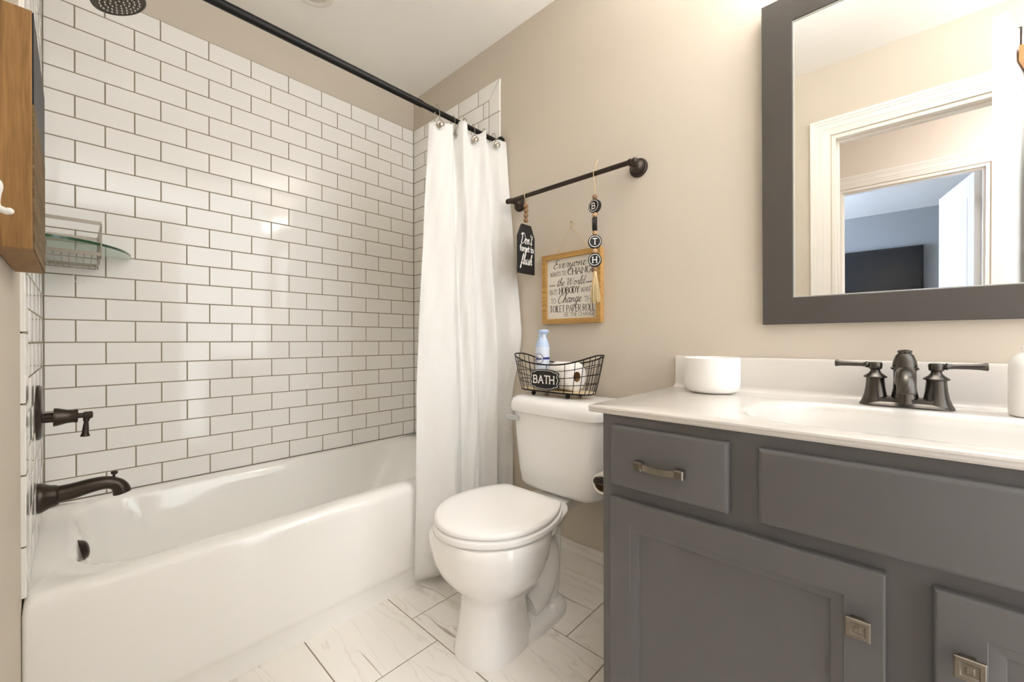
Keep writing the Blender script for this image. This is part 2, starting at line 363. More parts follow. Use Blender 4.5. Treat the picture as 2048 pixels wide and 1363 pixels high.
CU = {   # joined brush script; every letter enters at (0,.08) and leaves near (adv,.08)
 'D': (.86, [[(.26,.92),(.22,.4),(.12,.02),(.3,-.02),(.62,.1),(.84,.5),(.62,.95),(.22,.98),(-.02,.84)]]),
 'E': (.62, [[(.58,.86),(.40,1),(.18,.86),(.24,.62),(.42,.56),(.16,.48),(.02,.2),(.2,-.02),(.44,.06),(.62,.24)]]),
 'W': (1.15, [[(-.06,.84),(.08,.96),(.14,.6),(.2,.04),(.42,.5),(.56,.9),(.58,.3),(.66,.02),(.9,.5),(1.1,1.0)]]),
 'C': (.72, [[(.62,.78),(.58,.98),(.36,.92),(.08,.5),(.12,.06),(.38,-.02),(.62,.16),(.72,.28)]]),
 'a': (.52, [[(.40,.50),(.22,.54),(.04,.24),(.14,0),(.32,.18),(.42,.52)], [(.42,.52),(.36,.14),(.42,0),(.54,.14)]]),
 'd': (.54, [[(.38,.48),(.20,.52),(.04,.22),(.14,0),(.32,.2),(.46,.62),(.56,1.05)], [(.56,1.05),(.42,.4),(.38,.06),(.46,0),(.56,.12)]]),
 'e': (.40, [[(0,.08),(.2,.26),(.30,.44),(.20,.52),(.07,.32),(.10,.05),(.24,0),(.42,.16)]]),
 'f': (.38, [[(0,.08),(.22,.42),(.40,.9),(.34,1.04),(.22,.8),(.12,.1),(.02,-.40),(-.06,-.26),(.14,.02),(.40,.16)]]),
 'g': (.50, [[(.38,.50),(.20,.52),(.04,.22),(.14,.02),(.32,.2),(.42,.52)], [(.42,.52),(.30,-.1),(.14,-.44),(.0,-.3),(.24,-.04),(.52,.16)]]),
 'h': (.54, [[(0,.08),(.22,.5),(.36,.98),(.28,1.04),(.18,.6),(.06,0)], [(.08,.1),(.24,.44),(.36,.5),(.36,.26),(.38,.02),(.54,.14)]]),
 'l': (.30, [[(0,.08),(.20,.5),(.36,.98),(.28,1.06),(.16,.6),(.10,.1),(.18,0),(.32,.14)]]),
 'n': (.56, [[(0,.36),(.10,.5),(.12,.3),(.06,0)], [(.08,.1),(.26,.44),(.38,.5),(.38,.26),(.40,.02),(.56,.14)]]),
 'o': (.48, [[(.30,.50),(.12,.46),(.04,.18),(.16,0),(.34,.14),(.36,.42),(.24,.5),(.36,.36),(.50,.38)]]),
 'r': (.40, [[(0,.08),(.12,.40),(.14,.56),(.22,.46),(.32,.46),(.26,.2),(.28,.02),(.42,.14)]]),
 's': (.38, [[(0,.08),(.18,.36),(.24,.54),(.28,.3),(.28,.08),(.14,0),(.06,.06)], [(.14,0),(.26,.02),(.40,.14)]]),
 't': (.36, [[(0,.08),(.16,.4),(.28,.86)], [(.28,.86),(.16,.3),(.16,.02),(.26,0),(.38,.14)], [(.04,.60),(.36,.66)]]),
 'u': (.54, [[(0,.3),(.10,.5),(.08,.2),(.14,.0),(.30,.14),(.42,.5)], [(.42,.5),(.36,.14),(.42,0),(.56,.14)]]),
 'v': (.46, [[(0,.36),(.10,.5),(.14,.2),(.18,.0),(.34,.24),(.36,.5),(.48,.44)]]),
 'y': (.54, [[(0,.3),(.10,.5),(.08,.2),(.14,.04),(.30,.18),(.42,.5)], [(.42,.5),(.30,-.1),(.12,-.46),(.0,-.3),(.26,-.04),(.56,.16)]]),
 'b': (.46, [[(0,.08),(.20,.5),(.32,.98),(.24,1.04),(.12,.5),(.08,.08),(.20,0),(.36,.2),(.30,.44),(.48,.4)]]),
 'z': (.40, [[(.04,.5),(.32,.5),(.08,.04),(.40,.06)]]),
 "'": (.18, [[(.14,.98),(.10,.78)]]),
}
def layout(text, style, gap):
    T = UP if style != 'script' else CU
    x = 0; out = []
    for ch in text:
        if ch == ' ': x += .42 if style != 'script' else .36; continue
        adv, st = T[ch]
        for p in st:
            q = sp(p, 6) if style == 'script' else p
            if style == 'script': q = [(a + b*.22, b) for a, b in q]
            out.append([(x+a, b) for a, b in q])
        x += adv + gap
    return out, x-gap
def text(mb, s, style, o, u, v, n, h, width=None, wt=.1, gap=.2, align='l', lift=0.004, thick=0.004, contrast=0.0):
    """lay the string on the plane at o (baseline start) with unit axes u (right), v (up), n (out of the surface)"""
    o, u, v, n = map(Vector, (o, u, v, n))
    if style == 'script': gap = 0.0
    st, W = layout(s, style, gap)
    sx = (width/W) if width else h
    if align == 'r': o = o - u*(W*sx)
    if align == 'c': o = o - u*(W*sx/2)
    cnt = [0]
    def lv(): cnt[0] += 1; return n*(lift+thick + (cnt[0] % 13)*.0007)
    def seg(a, b, wa, wb):
        dx, dy = (b[0]-a[0])*sx, (b[1]-a[1])*h; L = math.hypot(dx, dy)
        if L < 1e-6: return
        nx, ny = -dy/L, dx/L
        q = []
        for pt, w in ((a, wa), (b, wb)):
            X, Y = pt[0]*sx, pt[1]*h
            q.append(((X+nx*w/2, Y+ny*w/2), (X-nx*w/2, Y-ny*w/2)))
        poly = [q[0][0], q[0][1], q[1][1], q[1][0]]
        k_ = lv(); mb.add([o+u*X+v*Y+k_ for X, Y in poly], [(0, 1, 2, 3)])
    def dot(a, w):
        k_ = lv(); mb.add([o+u*(a[0]*sx+w/2*cos(2*pi*i/8))+v*(a[1]*h+w/2*sin(2*pi*i/8))+k_ for i in range(8)], [tuple(range(8))])
    for p in st:
        ws = []
        for i in range(len(p)):
            a, b = p[max(i-1, 0)], p[min(i+1, len(p)-1)]
            dx, dy = abs(b[0]-a[0])*sx, (b[1]-a[1])*h; L = math.hypot(dx, dy) or 1
            if style == 'script': k = 1.15 if dy < 0 else .62
            else: k = (1.0 - contrast*(dx/L))
            ws.append(wt*h*k)
        if style == 'script':
            ws = [(ws[max(i-1,0)]+ws[i]+ws[min(i+1,len(ws)-1)])/3 for i in range(len(ws))]
        for i in range(len(p)-1): seg(p[i], p[i+1], ws[i], ws[i+1])
        for i in range(len(p)): dot(p[i], ws[i])
        if style == 'slab':
            for e, f in ((p[0], p[1]), (p[-1], p[-2])):
                free = True
                for q in st:
                    for z in q:
                        if q is not p and abs(z[0]-e[0]) < .02 and abs(z[1]-e[1]) < .02: free = False
                if p[0] == p[-1] or (abs(p[0][0]-p[-1][0]) < 1e-3 and abs(p[0][1]-p[-1][1]) < 1e-3): free = False
                vert = abs(f[1]-e[1])*h >= abs(f[0]-e[0])*sx*.9
                if vert and (free or e[1] in (0, 1)):
                    seg((e[0]-.13, e[1]), (e[0]+.13, e[1]), wt*h*.75, wt*h*.75)
                elif free and not vert:
                    seg((e[0], e[1]-.09), (e[0], e[1]+.09), wt*h*.75, wt*h*.75)

# ================================================================== THE ROOM
XR = 57.93        # face of the tile on the right wall
XW = 58.15        # painted right wall
XL = -0.3         # painted left wall
YB = 0.3          # painted back wall
YR = -106.0       # line of the rear wall, left unbuilt so world light fills the room
CZ = 95.5
b = MB(); b.box(XL-4.5, XW+4.5, YB, YB+4.5, 0, CZ); struct(b.build('wall_back', 'wall_paint', smooth=0))
b = MB(); b.box(XW, XW+4.5, YR-4.5, YB, 0, CZ); struct(b.build('wall_right', 'wall_paint', smooth=0))
DO0, DO1, DOZ = -74.0, -101.8, 80.3      # bathroom door opening along Y
b = MB(); b.box(XL-4.5, XL, DO0, YB, 0, CZ); b.box(XL-4.5, XL, YR-4.5, DO1, 0, CZ); b.box(XL-4.5, XL, DO1, DO0, DOZ, CZ)
struct(b.build('wall_left', 'wall_paint', smooth=0))
b = MB(); b.box(XL-4.5, XW+4.5, YR-4.5, YB+4.5, CZ, CZ+4); struct(b.build('ceiling', 'ceiling_paint', smooth=0))

# ---- wall tile: every tile is modelled, with an eased edge and a hair of lippage
PX, PZ, GR = 6.125, 3.125, 0.15
Z0 = 37.96
LIP = [1.0]; DEP = [.25]
def tile_piece(mb, P, a0, a1, c0, c1):
    """one tile on a wall; P(a, c, d) maps along / up / depth into the wall"""
    a0 += GR/2; a1 -= GR/2; c0 += GR/2; c1 -= GR/2
    if a1-a0 < .05 or c1-c0 < .05: return
    e = 0.045; ta, tc = LIP[0]*random.uniform(-.009, .009), LIP[0]*random.uniform(-.009, .009)
    def ring(i, d, tilt):
        return [P(a0+i, c0+i, d+(tilt and -ta-tc)), P(a1-i, c0+i, d+(tilt and ta-tc)), P(a1-i, c1-i, d+(tilt and ta+tc)), P(a0+i, c1-i, d+(tilt and -ta+tc))]
    mb.loft([ring(0, DEP[0], 0), ring(0, .045, 0), ring(e*.35, .013, 1), ring(e, 0, 1)], False, True)
def tile_field(mb, P, A0, A1, offA, offB, v0=-7, v1=16, holes=None):
    for v in range(v0, v1):
        off = offB if v % 2 == 0 else offA
        k = math.floor((A0-off)/PX)
        while off+k*PX < A1:
            a, c = max(A0, off+k*PX), min(A1, off+(k+1)*PX)
            if c-a > .3: tile_piece(mb, P, a, c, Z0+v*PZ, Z0+(v+1)*PZ)
            k += 1
ZB, ZT = Z0-7*PZ, Z0+16*PZ
wb = bpy.data.objects['wall_back']; wl = bpy.data.objects['wall_left']; wr = bpy.data.objects['wall_right']
t = MB(); tile_field(t, lambda a, c, d: (a, d, c), 0, XR, -0.19, 2.95); t.build('tile_field', 'glazed_tile', wb, smooth=0)
g = MB(); g.box(0, XR, 0.05, 0.29, ZB, ZT); g.build('grout', 'grout', wb, smooth=0)
BE = -28.85; BI = -25.85          # bullnose column: outer and inner edge
for side, X, wall, oA, oB in (('r', XR, wr, -22.74, -24.25), ('l', 0.0, wl, -21.9, -24.9)):
    sg = 1 if side == 'r' else -1; LIP[0] = 1.0 if side == 'r' else 0.1; DEP[0] = .215 if side == 'r' else .31
    P = lambda a, c, d, X=X, sg=sg: (X+sg*d, a, c)
    t = MB(); tile_field(t, P, BI, 0.0, oA, oB, -7, 15)
    # top course and bullnose column, mitred at the corner
    k = 0; a1 = 0.0
    for a0 in [oA+PX*j for j in (3, 2, 1, 0)]:
        if a0 < a1-.4: tile_piece(t, P, a0, a1, Z0+15*PZ, ZT); a1 = a0
    e = GR/2
    def poly(pts, lip=True):
        cx = sum(p[0] for p in pts)/len(pts); cz = sum(p[1] for p in pts)/len(pts)
        def ins(i): return [(p[0]+(cx-p[0])*i, p[1]+(cz-p[1])*i) for p in pts]
        t.loft([[P(a, c, DEP[0]) for a, c in pts], [P(a, c, .05) for a, c in pts], [P(a, c, 0) for a, c in ins(.03)]], False, True)
    poly([(a1-e, ZT), (BE+.12, ZT), (BI+.02, Z0+15*PZ+e), (a1-e, Z0+15*PZ+e)])
    zt = 81.75
    poly([(BI-e, zt+e), (BE, zt+e), (BE, ZT-.1), (BI-e, Z0+15*PZ+.08)])
    z = zt
    while z > ZB+.5:
        z0 = max(ZB, z-6.125); poly([(BI-e, z0+e), (BE, z0+e), (BE, z-e), (BI-e, z-e)]); z = z0
    t.build('tile_field', 'glazed_tile', wall, smooth=30)
    g = MB(); gd = .05 if side == 'r' else .02; g.box(X+sg*gd, X+sg*.20, BE+.1, 0, ZB, ZT-.02); g.build('grout', 'grout', wall, smooth=0)

# ---- floor: grout bed with individually veined marble-look tiles
b = MB(); b.box(XL-4.5, XW+4.5, YR-4.5, YB+4.5, -2.0, -0.06); fl = struct(b.build('floor', 'grout', smooth=0))
me_v, me_f, shifts = [], [], []
W_, L_ = 11.66, 23.3
for ci, x0 in enumerate([-12.45, -0.78, 10.88, 22.54, 34.20, 45.86, 57.52]):
    first = {22.54: -40.9, 34.20: -35.15, 45.86: -29.3+0.0, 10.88: -46.7, -0.78: -52.5, -12.45: -40, 57.52: -40}[x0]
    y1 = first + L_*1
    while y1 > -125:
        y0 = y1-L_
        if y0 < 5 and x0+W_ > XL-5:
            q = .07; bx0, bx1 = max(x0+q, XL-4.5), min(x0+W_-q, XW+1); by0, by1 = y0+q, min(y1-q, 0)
            if bx1 > bx0 and by1 > by0:
                k = len(me_v); e = .04
                me_v += [(bx0,by0,-.1),(bx1,by0,-.1),(bx1,by1,-.1),(bx0,by1,-.1),(bx0,by0,-.03),(bx1,by0,-.03),(bx1,by1,-.03),(bx0,by1,-.03),
                         (bx0+e,by0+e,0),(bx1-e,by0+e,0),(bx1-e,by1-e,0),(bx0+e,by1-e,0)]
                for i in range(4):
                    j = (i+1) % 4
                    me_f += [(k+i,k+j,k+4+j,k+4+i), (k+4+i,k+4+j,k+8+j,k+8+i)]
                me_f.append((k+8,k+9,k+10,k+11))
                sh = (random.uniform(-9, 9), random.uniform(-9, 9), random.uniform(-9, 9))
                shifts += [sh]*12
        y1 -= L_
ft = MB(); ft.add(me_v, me_f); fo = ft.build('tile_field', 'marble_tile', fl, smooth=0)
at = fo.data.attributes.new('tile_shift', 'FLOAT_VECTOR', 'POINT')
for i, sh in enumerate(shifts): at.data[i].vector = sh

# ---- baseboard on the right wall
def molding(mb, prof, p0, p1, out, up=(0, 0, 1)):
    p0, p1, out, up = map(Vector, (p0, p1, out, up))
    mb.loft([[p+out*a+up*c for a, c in prof] for p in (p0, p1)])
BP = [(0,0),(1.0,0),(1.0,.2),(.94,.45),(.8,.66),(.62,.76),(.48,.78),(.48,3.6),(.40,3.66),(.40,3.8),(.62,3.86),(.66,4.0),(.62,4.4),(.5,4.62),(.34,4.74),(.30,4.95),(.48,5.0),(.54,5.12),(.52,5.28),(.40,5.4),(.2,5.45),(0,5.45)]
b = MB(); molding(b, BP, (XW, -29.5, 0), (XW, -63.6, 0), (-1, 0, 0)); struct(b.build('baseboard_right', 'trim_paint', smooth=30))
b = MB(); molding(b, BP, (XL, -29.5, 0), (XL, -70.2, 0), (1, 0, 0)); struct(b.build('baseboard_left', 'trim_paint', smooth=30))

# ---- door casings, jambs
CP = [(0,0),(.72,.0),(.72,.55),(.6,.7),(.6,1.1),(.5,1.2),(.5,2.2),(.42,2.3),(.42,2.5),(.34,2.7),(.34,3.2),(.28,3.5),(0,3.5)]   # (out, across)
def casing(name, X, out, y0, y1, zt, hb=0.0):
    """casing round an opening y0>y1 of height zt on the wall plane X, 'out' = +1/-1"""
    mb = MB()
    for yy, sg in ((y0, 1), (y1, -1)):
        P = [(a, c) for a, c in CP]
        def cut(z_extra): return [Vector((X+out*(.72-(a and a)*1.0 if False else a), yy+sg*(3.5-c), zt+(3.5-c))) for a, c in P]
        top = cut(0); bot = [Vector((p.x, p.y, hb)) for p in top]
        mb.loft([bot, top])
    l0 = [Vector((X+out*a, y0+(3.5-c), zt+(3.5-c))) for a, c in CP]
    l1 = [Vector((X+out*a, y1-(3.5-c), zt+(3.5-c))) for a, c in CP]
    mb.loft([l0, l1])
    return struct(mb.build(name, 'trim_paint', smooth=25))
casing('trim_1', XL, 1, DO0+.2, DO1-.2, DOZ+.2)
casing('trim_2', XL-4.5, -1, DO0+.2, DO1-.2, DOZ+.2)
def jamb(name, x0, x1, y0, y1, zt, stop):
    mb = MB()
    mb.box(x0, x1, y0-.7, y0, 0, zt); mb.box(x0, x1, y1, y1+.7, 0, zt); mb.box(x0, x1, y1+.7, y0-.7, zt-.7, zt)
    mb.box(stop-.7, stop+.7, y0-1.15, y0-.7, 0, zt-.7); mb.box(stop-.7, stop+.7, y1+.7, y1+1.15, 0, zt-.7); mb.box(stop-.7, stop+.7, y1+1.15, y0-1.15, zt-1.15, zt-.7)
    return struct(mb.build(name, 'trim_paint', smooth=0, bevel=.06))
jamb('trim_3', XL-4.5, XL, DO0, DO1, DOZ, XL-2.6)

# ---- hallway and bedroom seen in the mirror
HX = -49.0; BX = -172.0
HO0, HO1, HOZ = -71.9, -102.2, 80.3
b = MB(); b.box(HX-4.5, HX, HO0, 20, 0, CZ); b.box(HX-4.5, HX, -190, HO1, 0, CZ); b.box(HX-4.5, HX, HO1, HO0, HOZ, CZ)
struct(b.build('wall_hallway', 'hall_paint', smooth=0))
b = MB(); b.box(HX, XL-4.5, 10, 14, 0, CZ); struct(b.build('wall_hallway_end', 'hall_paint', smooth=0))
b = MB(); b.box(HX, XL-4.5, -194, -190, 0, CZ); b.box(XL-4.6, XL-4.5, -190, YR-4.5, 0, CZ); struct(b.build('wall_hallway_corner', 'hall_paint', smooth=0))
b = MB(); b.box(HX-4.5, XL-4.5, -194, 20, CZ, CZ+4); struct(b.build('ceiling_hallway', 'ceiling_paint', smooth=0))
b = MB(); b.box(BX-4, XL-4.5, -194, 34, -2, -.02); struct(b.build('floor_hallway', 'carpet', smooth=0))
b = MB(); b.box(BX-4, BX, -194, 34, 0, CZ); struct(b.build('wall_bedroom', 'bedroom_paint', smooth=0))
b = MB(); b.box(BX, HX-4.5, -194, -190, 0, CZ); struct(b.build('wall_bedroom_side', 'bedroom_paint', smooth=0))
b = MB(); b.box(BX, -144, 30, 34, 0, CZ); b.box(-96, HX-4.5, 30, 34, 0, CZ); b.box(-144, -96, 30, 34, 0, 34); b.box(-144, -96, 30, 34, 90, CZ)
struct(b.build('wall_bedroom_window_side', 'bedroom_paint', smooth=0))
b = MB(); b.box(BX-4, HX-4.5, -194, 34, CZ, CZ+4); struct(b.build('ceiling_bedroom', 'ceiling_paint', smooth=0))
w1 = MB(); w1.box(-144, -142, 31, 33, 34, 90); w1.box(-98, -96, 31, 33, 34, 90); w1.box(-142, -98, 31, 33, 34, 36); w1.box(-142, -98, 31, 33, 88, 90); w1.box(-142, -98, 31, 33, 61, 63)
win = struct(w1.build('window_1', 'trim_paint', smooth=0, bevel=.1))
p1 = MB(); p1.box(-142, -98, 31.9, 32.1, 36, 88); p1.build('pane', 'daylight_pane', win, smooth=0)
casing('trim_4', HX, 1, HO0+.2, HO1-.2, HOZ+.2)
jamb('trim_5', HX-4.5, HX, HO0, HO1, HOZ, HX-1.6)
h = MB(); h.obox((HX-3.5, HO1+.72, 72), (0.9, 0, 0), (0, .05, 0), (0, 0, 1.75)); h.build('hinge', 'bronze', bpy.data.objects['trim_5'], smooth=0, bevel=.1)

def door_slab(name, hinge, u, n, width, height, panels, thick=1.4):
    hinge, u, n = Vector(hinge), Vector(u), Vector(n); z = Vector((0, 0, 1))
    mb = MB(); mb.obox(hinge+u*width/2+n*thick/2+z*(height/2+.3), u*width/2, n*thick/2, z*height/2)
    d = struct(mb.build(name, 'trim_paint', smooth=0, bevel=.05))
    for side in (0, 1):
        for (a0, a1, c0, c1) in panels:
            q = MB(); nn = n if side else -n; base = hinge + (n*thick if side else Vector((0,0,0)))
            def ring(i, hgt): return [base+u*(a0+i)+z*(c0+i)+nn*hgt, base+u*(a1-i)+z*(c0+i)+nn*hgt, base+u*(a1-i)+z*(c1-i)+nn*hgt, base+u*(a0+i)+z*(c1-i)+nn*hgt]
            q.loft([ring(0, 0), ring(.15, .14), ring(.7, .10), ring(.9, -.02), ring(1.8, .02), ring(2.2, .12)], True, True)
            q.build('raised_panel', 'trim_paint', d, smooth=20)
    return d
ud = Vector((.9613, .2755, 0)); nd = Vector((.2755, -.9613, 0))
dr = door_slab('door_1', (XL+.5, -101.0, 0), ud, nd, 28.2, 80, [(4.5, 23.7, 8, 32), (4.5, 23.7, 40, 74)])
k = MB()
kp = Vector((XL+.5, -101.0, 0)) + ud*25.7
for sg, bs in ((1, nd*1.4), (-1, Vector((0,0,0)))):
    k.lathe([(1.3,0),(1.3,.2),(.55,.35),(.5,1.3),(1.0,1.6),(1.15,2.1),(.8,2.5),(.1,2.6)], kp+bs+Vector((0,0,36)), nd*sg, 20)
k.build('door_handle', 'bronze', dr)
ub = Vector((-.988, .156, 0)); nb = Vector((.156, .988, 0))
door_slab('door_2', (HX-4.9, HO1+.9, 0), ub, nb, 30, 79.6, [(4.5, 25.5, 8, 32), (4.5, 25.5, 40, 74)])
k = MB(); k.lathe([(.35,0),(.35,.25),(.2,.3)], (HX+.0, HO0-.02, 54.5), (1, 0, 0), 12)
# television
tv = thing('television', 'black flat television on the gray bedroom wall, seen in the mirror', 'television', (BX+1.4, -74, 50))
q = MB(); q.box(BX+.2, BX+2.2, -99.5+4, -50, 50, 77.2); q.build('housing', 'tv_black', tv, smooth=0, bevel=.2)
q = MB(); q.box(BX+2.2, BX+2.26, -94.6, -50.9, 51.5, 76.2); q.build('screen', 'tv_screen', tv, smooth=0)
# hallway ceiling lamp (unseen, outside the door; placed to fill the bathroom through it)
hl = thing('hallway_lamp', 'unseen round flush ceiling lamp in the hallway, placed as fill light', 'lamp', (-27, -126, CZ))
q = MB(); q.lathe([(7,0),(7,-.8),(6.6,-1.0)], (-27, -126, CZ), (0,0,1), 32); q.build('rim', 'nickel', hl)
q = MB(); q.lathe([(6.5,-1.0),(6.0,-2.0),(4.4,-3.0),(2.2,-3.6),(.1,-3.8)], (-27, -126, CZ), (0,0,1), 32); q.build('diffuser', 'lamp_diffuser', hl)

# over-door rack and towel on the back of the bathroom door
D0 = Vector((XL+.5, -101.0, 0)); dp = lambda a, z, d: D0 + ud*a + nd*(1.4+d) + Vector((0, 0, z))
rk = thing('over_door_rack', 'over-door hook rack with a wooden rail, seen at the mirror edge', 'hook rack', dp(18, 74, .5))
for a in (21.5, 11.0):
    q = MB(); q.tube([dp(a, 79.0, -1.55), dp(a, 80.5, -1.55), dp(a, 80.5, .15), dp(a, 76.5, .15)], .12, 8); q.build('hanger_strap', 'bronze', rk)
q = MB(); q.obox(dp(16.6, 76.2, .5), ud*6.8, nd*.3, Vector((0,0,1.1))); q.build('rail', 'hook_wood', rk, smooth=0, bevel=.1)
for a in (21.5, 16.6, 12):
    q = MB(); q.tube(catmull([dp(a, 76.3, .8), dp(a, 75.0, 1.6), dp(a, 74.4, 2.4), dp(a, 75.4, 2.9)], 5), .18, 8); q.build('hook', 'bronze', rk)
tw = MB(); loops = []
for i in range(26):
    z = 75.4 - i*1.5; w = min(1, .25+i*.08)
    loops.append([dp(17.0+5.4*w*cos(2*pi*j/40)*(1+.06*sin(3*z)), z, 2.4+(1.3+.35*sin(j*.9+z*.1))*sin(2*pi*j/40)*w) for j in range(40)])
tw.loft(loops); tag(tw.build('bath_towel', 'towel_gray', smooth=60), 'gray towel hanging from the door rack, reflected at the right mirror edge', 'towel')

# ================================================================== BATHTUB
tub = thing('bathtub', 'white alcove bathtub with a plain apron below the tiled walls', 'bathtub', (29, -14.7, 0))
b = MB(); L = []
x0, x1, yf, yb = XL+.02, XW-.02, -29.4, -.06
def tl(i, yi, r, z, xi=None):
    xi = i if xi is None else xi
    return rrect(x0+xi, x1-xi, yf+yi, yb-i, r, z, 10)
ZR = 16.06
L += [tl(0, .55, .3, 0), tl(0, .55, .3, 2.5), tl(0, .35, .3, 2.9), tl(0, .2, .3, 3.2), tl(0, .12, .3, 3.8), tl(0, .02, .3, 9), tl(0, 0, .35, 14.6), tl(.05, .06, .4, 15.2), tl(.1, .35, .6, 15.7), tl(.12, .8, .8, ZR-.08), tl(.15, 1.2, 1.0, ZR)]
def inner(xa, xb, ya, yb_, r, z): return rrect(xa, xb, ya, yb_, r, z, 10)
L += [inner(2.2, 55.4, -26.9, -1.7, 5.5, ZR), inner(2.6, 55.0, -26.5, -2.0, 5.6, ZR-.15), inner(2.95, 54.4, -26.2, -2.3, 5.8, ZR-.6),
      inner(3.2, 53.6, -25.9, -2.6, 6, ZR-1.6), inner(3.9, 51.0, -25.3, -3.3, 6.2, 11), inner(4.5, 48.5, -24.8, -3.9, 6.4, 7), inner(5.2, 46.5, -24.0, -4.6, 6.2, 4.2), inner(6.6, 44.5, -22.6, -6.0, 5.2, 2.6), inner(9, 41, -20, -8.6, 4, 2.2)]
b.loft(L, True, True); b.build('basin', 'tub_enamel', tub, smooth=35)
q = MB(); c = (3.0, -14.6, 14.25)
q.lathe([(1.35,-.25),(1.35,.15),(1.2,.35),(.95,.75),(.55,.95),(.1,1.0)], (3.0, -14.6, 13.9), (.985, 0, .17), 28); q.build('overflow_cover', 'bronze', tub)
q = MB(); q.lathe([(1.2,0),(1.2,.12),(.9,.2),(.8,.1),(.1,.1)], (10.5, -14.6, 2.2), (0,0,1), 24); q.build('drain', 'bronze', tub)

# tub spout
sp_ = thing('tub_spout', 'dark bronze tub spout with a lift knob, left tiled wall', 'faucet', (0, -14.6, 20.8))
q = MB(); q.lathe([(1.62,0.02),(1.62,.25),(1.5,.5),(1.25,.95),(1.15,1.35),(1.05,1.55),(1.0,1.6)], (0, -14.6, 20.85), (1,0,0), 32); q.build('escutcheon', 'bronze', sp_)
path = catmull([(1.3,-14.6,20.9),(2.6,-14.6,21.0),(4.2,-14.6,21.25),(5.4,-14.6,21.25),(6.2,-14.6,20.9),(6.6,-14.6,20.35),(6.75,-14.6,19.75)], 8)
q = MB(); q.tube(path, lambda t: .98-.28*min(1, t*1.6)+.16*max(0, t-.62)/.38, 20); q.build('spout', 'bronze', sp_)
q = MB(); q.lathe([(.14,0),(.14,.45),(.3,.5),(.34,.75),(.2,.85)], (6.0, -14.6, 21.65), (0.1,0,1), 12); q.build('lift_knob', 'bronze', sp_)
# shower valve
sv = thing('shower_valve', 'dark bronze shower valve with round plate and lever', 'shower valve', (0, -14.6, 30.2))
q = MB(); q.lathe([(3.0,.02),(3.0,.2),(2.85,.36),(2.4,.44),(.9,.5)], (0, -14.6, 30.3), (1,0,0), 48); q.build('plate', 'bronze', sv)
q = MB(); q.lathe([(.55,.4),(.55,1.2),(1.02,1.22),(1.0,1.5),(.78,2.2),(.72,2.7),(.8,3.0),(.74,3.1),(.3,3.1),(.28,3.5),(.4,3.55),(.42,4.2),(.3,4.3)], (0, -14.6, 29.65), (1,0,-.03), 32); q.build('hub', 'bronze', sv)
q = MB(); q.lathe([(.3,0),(.28,.5),(.2,.62),(.26,1.2),(.3,1.9),(.42,2.3),(.1,2.36)], (3.78, -14.6, 29.4), (-.06,0,-1), 20); q.build('lever', 'bronze', sv)
# shower head
sh = thing('overhead_shower', 'round bronze shower head with pale nozzles at the top edge', 'shower head', (0, -14.6, 82))
hc = Vector((6.65, -14.6, 79.2)); ha = Vector((.42, -.05, -.906)).normalized()
q = MB(); q.lathe([(.5,-2.4),(.6,-1.9),(1.5,-1.2),(2.55,-.5),(2.72,-.2),(2.7,0),(2.5,.06),(2.42,0.0),(2.3,.02),(.1,.1)], hc, ha, 48); q.build('head', 'dark_nozzle', sh)
q = MB(); q.tube(catmull([(-.25,-14.6,84.5),(1.8,-14.6,84.6),(3.6,-14.6,83.6),hc-ha*2.2], 8), .34, 14); q.lathe([(1.2,0),(1.1,.25),(.4,.5)], (-.25,-14.6,84.5), (1,0,0), 24); q.build('arm', 'bronze', sh)
u_ = ha.orthogonal().normalized(); w_ = ha.cross(u_)
q = MB()
for ring, n_ in ((.45, 6), (.95, 12), (1.45, 18), (1.95, 24)):
    for i in range(n_):
        a = 2*pi*i/n_ + ring
        q.lathe([(.075,0),(.075,.12),(.05,.16)], hc+ha*.05+u_*ring*cos(a)+w_*ring*sin(a), ha, 8)
q.build('nozzles', 'nozzle_tip', sh)

# wire caddy on the left tiled wall, glass corner shelf behind it
cd = thing('shower_caddy', 'metal wire caddy with a green-edged glass shelf in the tiled corner beside the plaque', 'caddy', (2.6, -6.5, 48))
cx0, cx1, cy0, cy1, cz0, cz1 = .25, 5.1, -12.3, -.9, 48.2, 52.5
def strip(mb, p0, p1, h_, th): 
    p0, p1 = Vector(p0), Vector(p1); d = (p1-p0); n_ = d.cross(Vector((0,0,1))).normalized()
    mb.obox((p0+p1)/2, d/2, n_*th/2*-1, Vector((0,0,h_/2)))
for z, h_ in ((cz1, .42), (cz0+.55, .42)):
    q = MB(); c4 = [(cx0,cy0,z),(cx1,cy0,z),(cx1,cy1,z),(cx0,cy1,z)]
    for i in range(4): strip(q, c4[i], c4[(i+1) % 4], h_, .07)
    q.build('band', 'nickel', cd, smooth=0)
q = MB()
for x, y in ((cx0,cy0),(cx1,cy0),(cx1,cy1),(cx0,cy1),(cx1,(cy0+cy1)/2)):
    q.tube([(x,y,cz0),(x,y,cz1)], .07, 8)
for i in range(8):
    x = cx0+.3+i*(cx1-cx0-.5)/7
    q.tube(catmull([(x,cy0,cz0+.5),(x,cy0+.2,cz0+.05),(x,cy0+1,cz0),(x,cy1-1,cz0),(x,cy1-.2,cz0+.05),(x,cy1,cz0+.5)], 4), .05, 6)
for y in (cy0+.5, cy1-.5): q.tube([(cx0,y,cz0),(cx1-.2,y,cz0)], .07, 6)
q.build('wire_cage', 'nickel', cd)
q = MB(); q.tube(catmull([(2.9,-1.5,48.2),(2.8,-1.3,47.4),(2.8,-1.2,46.6),(3.1,-1.3,46.2),(3.6,-1.3,46.2),(4.0,-1.3,46.5)], 5), .04, 6); q.build('razor_hook', 'hook_white', cd)
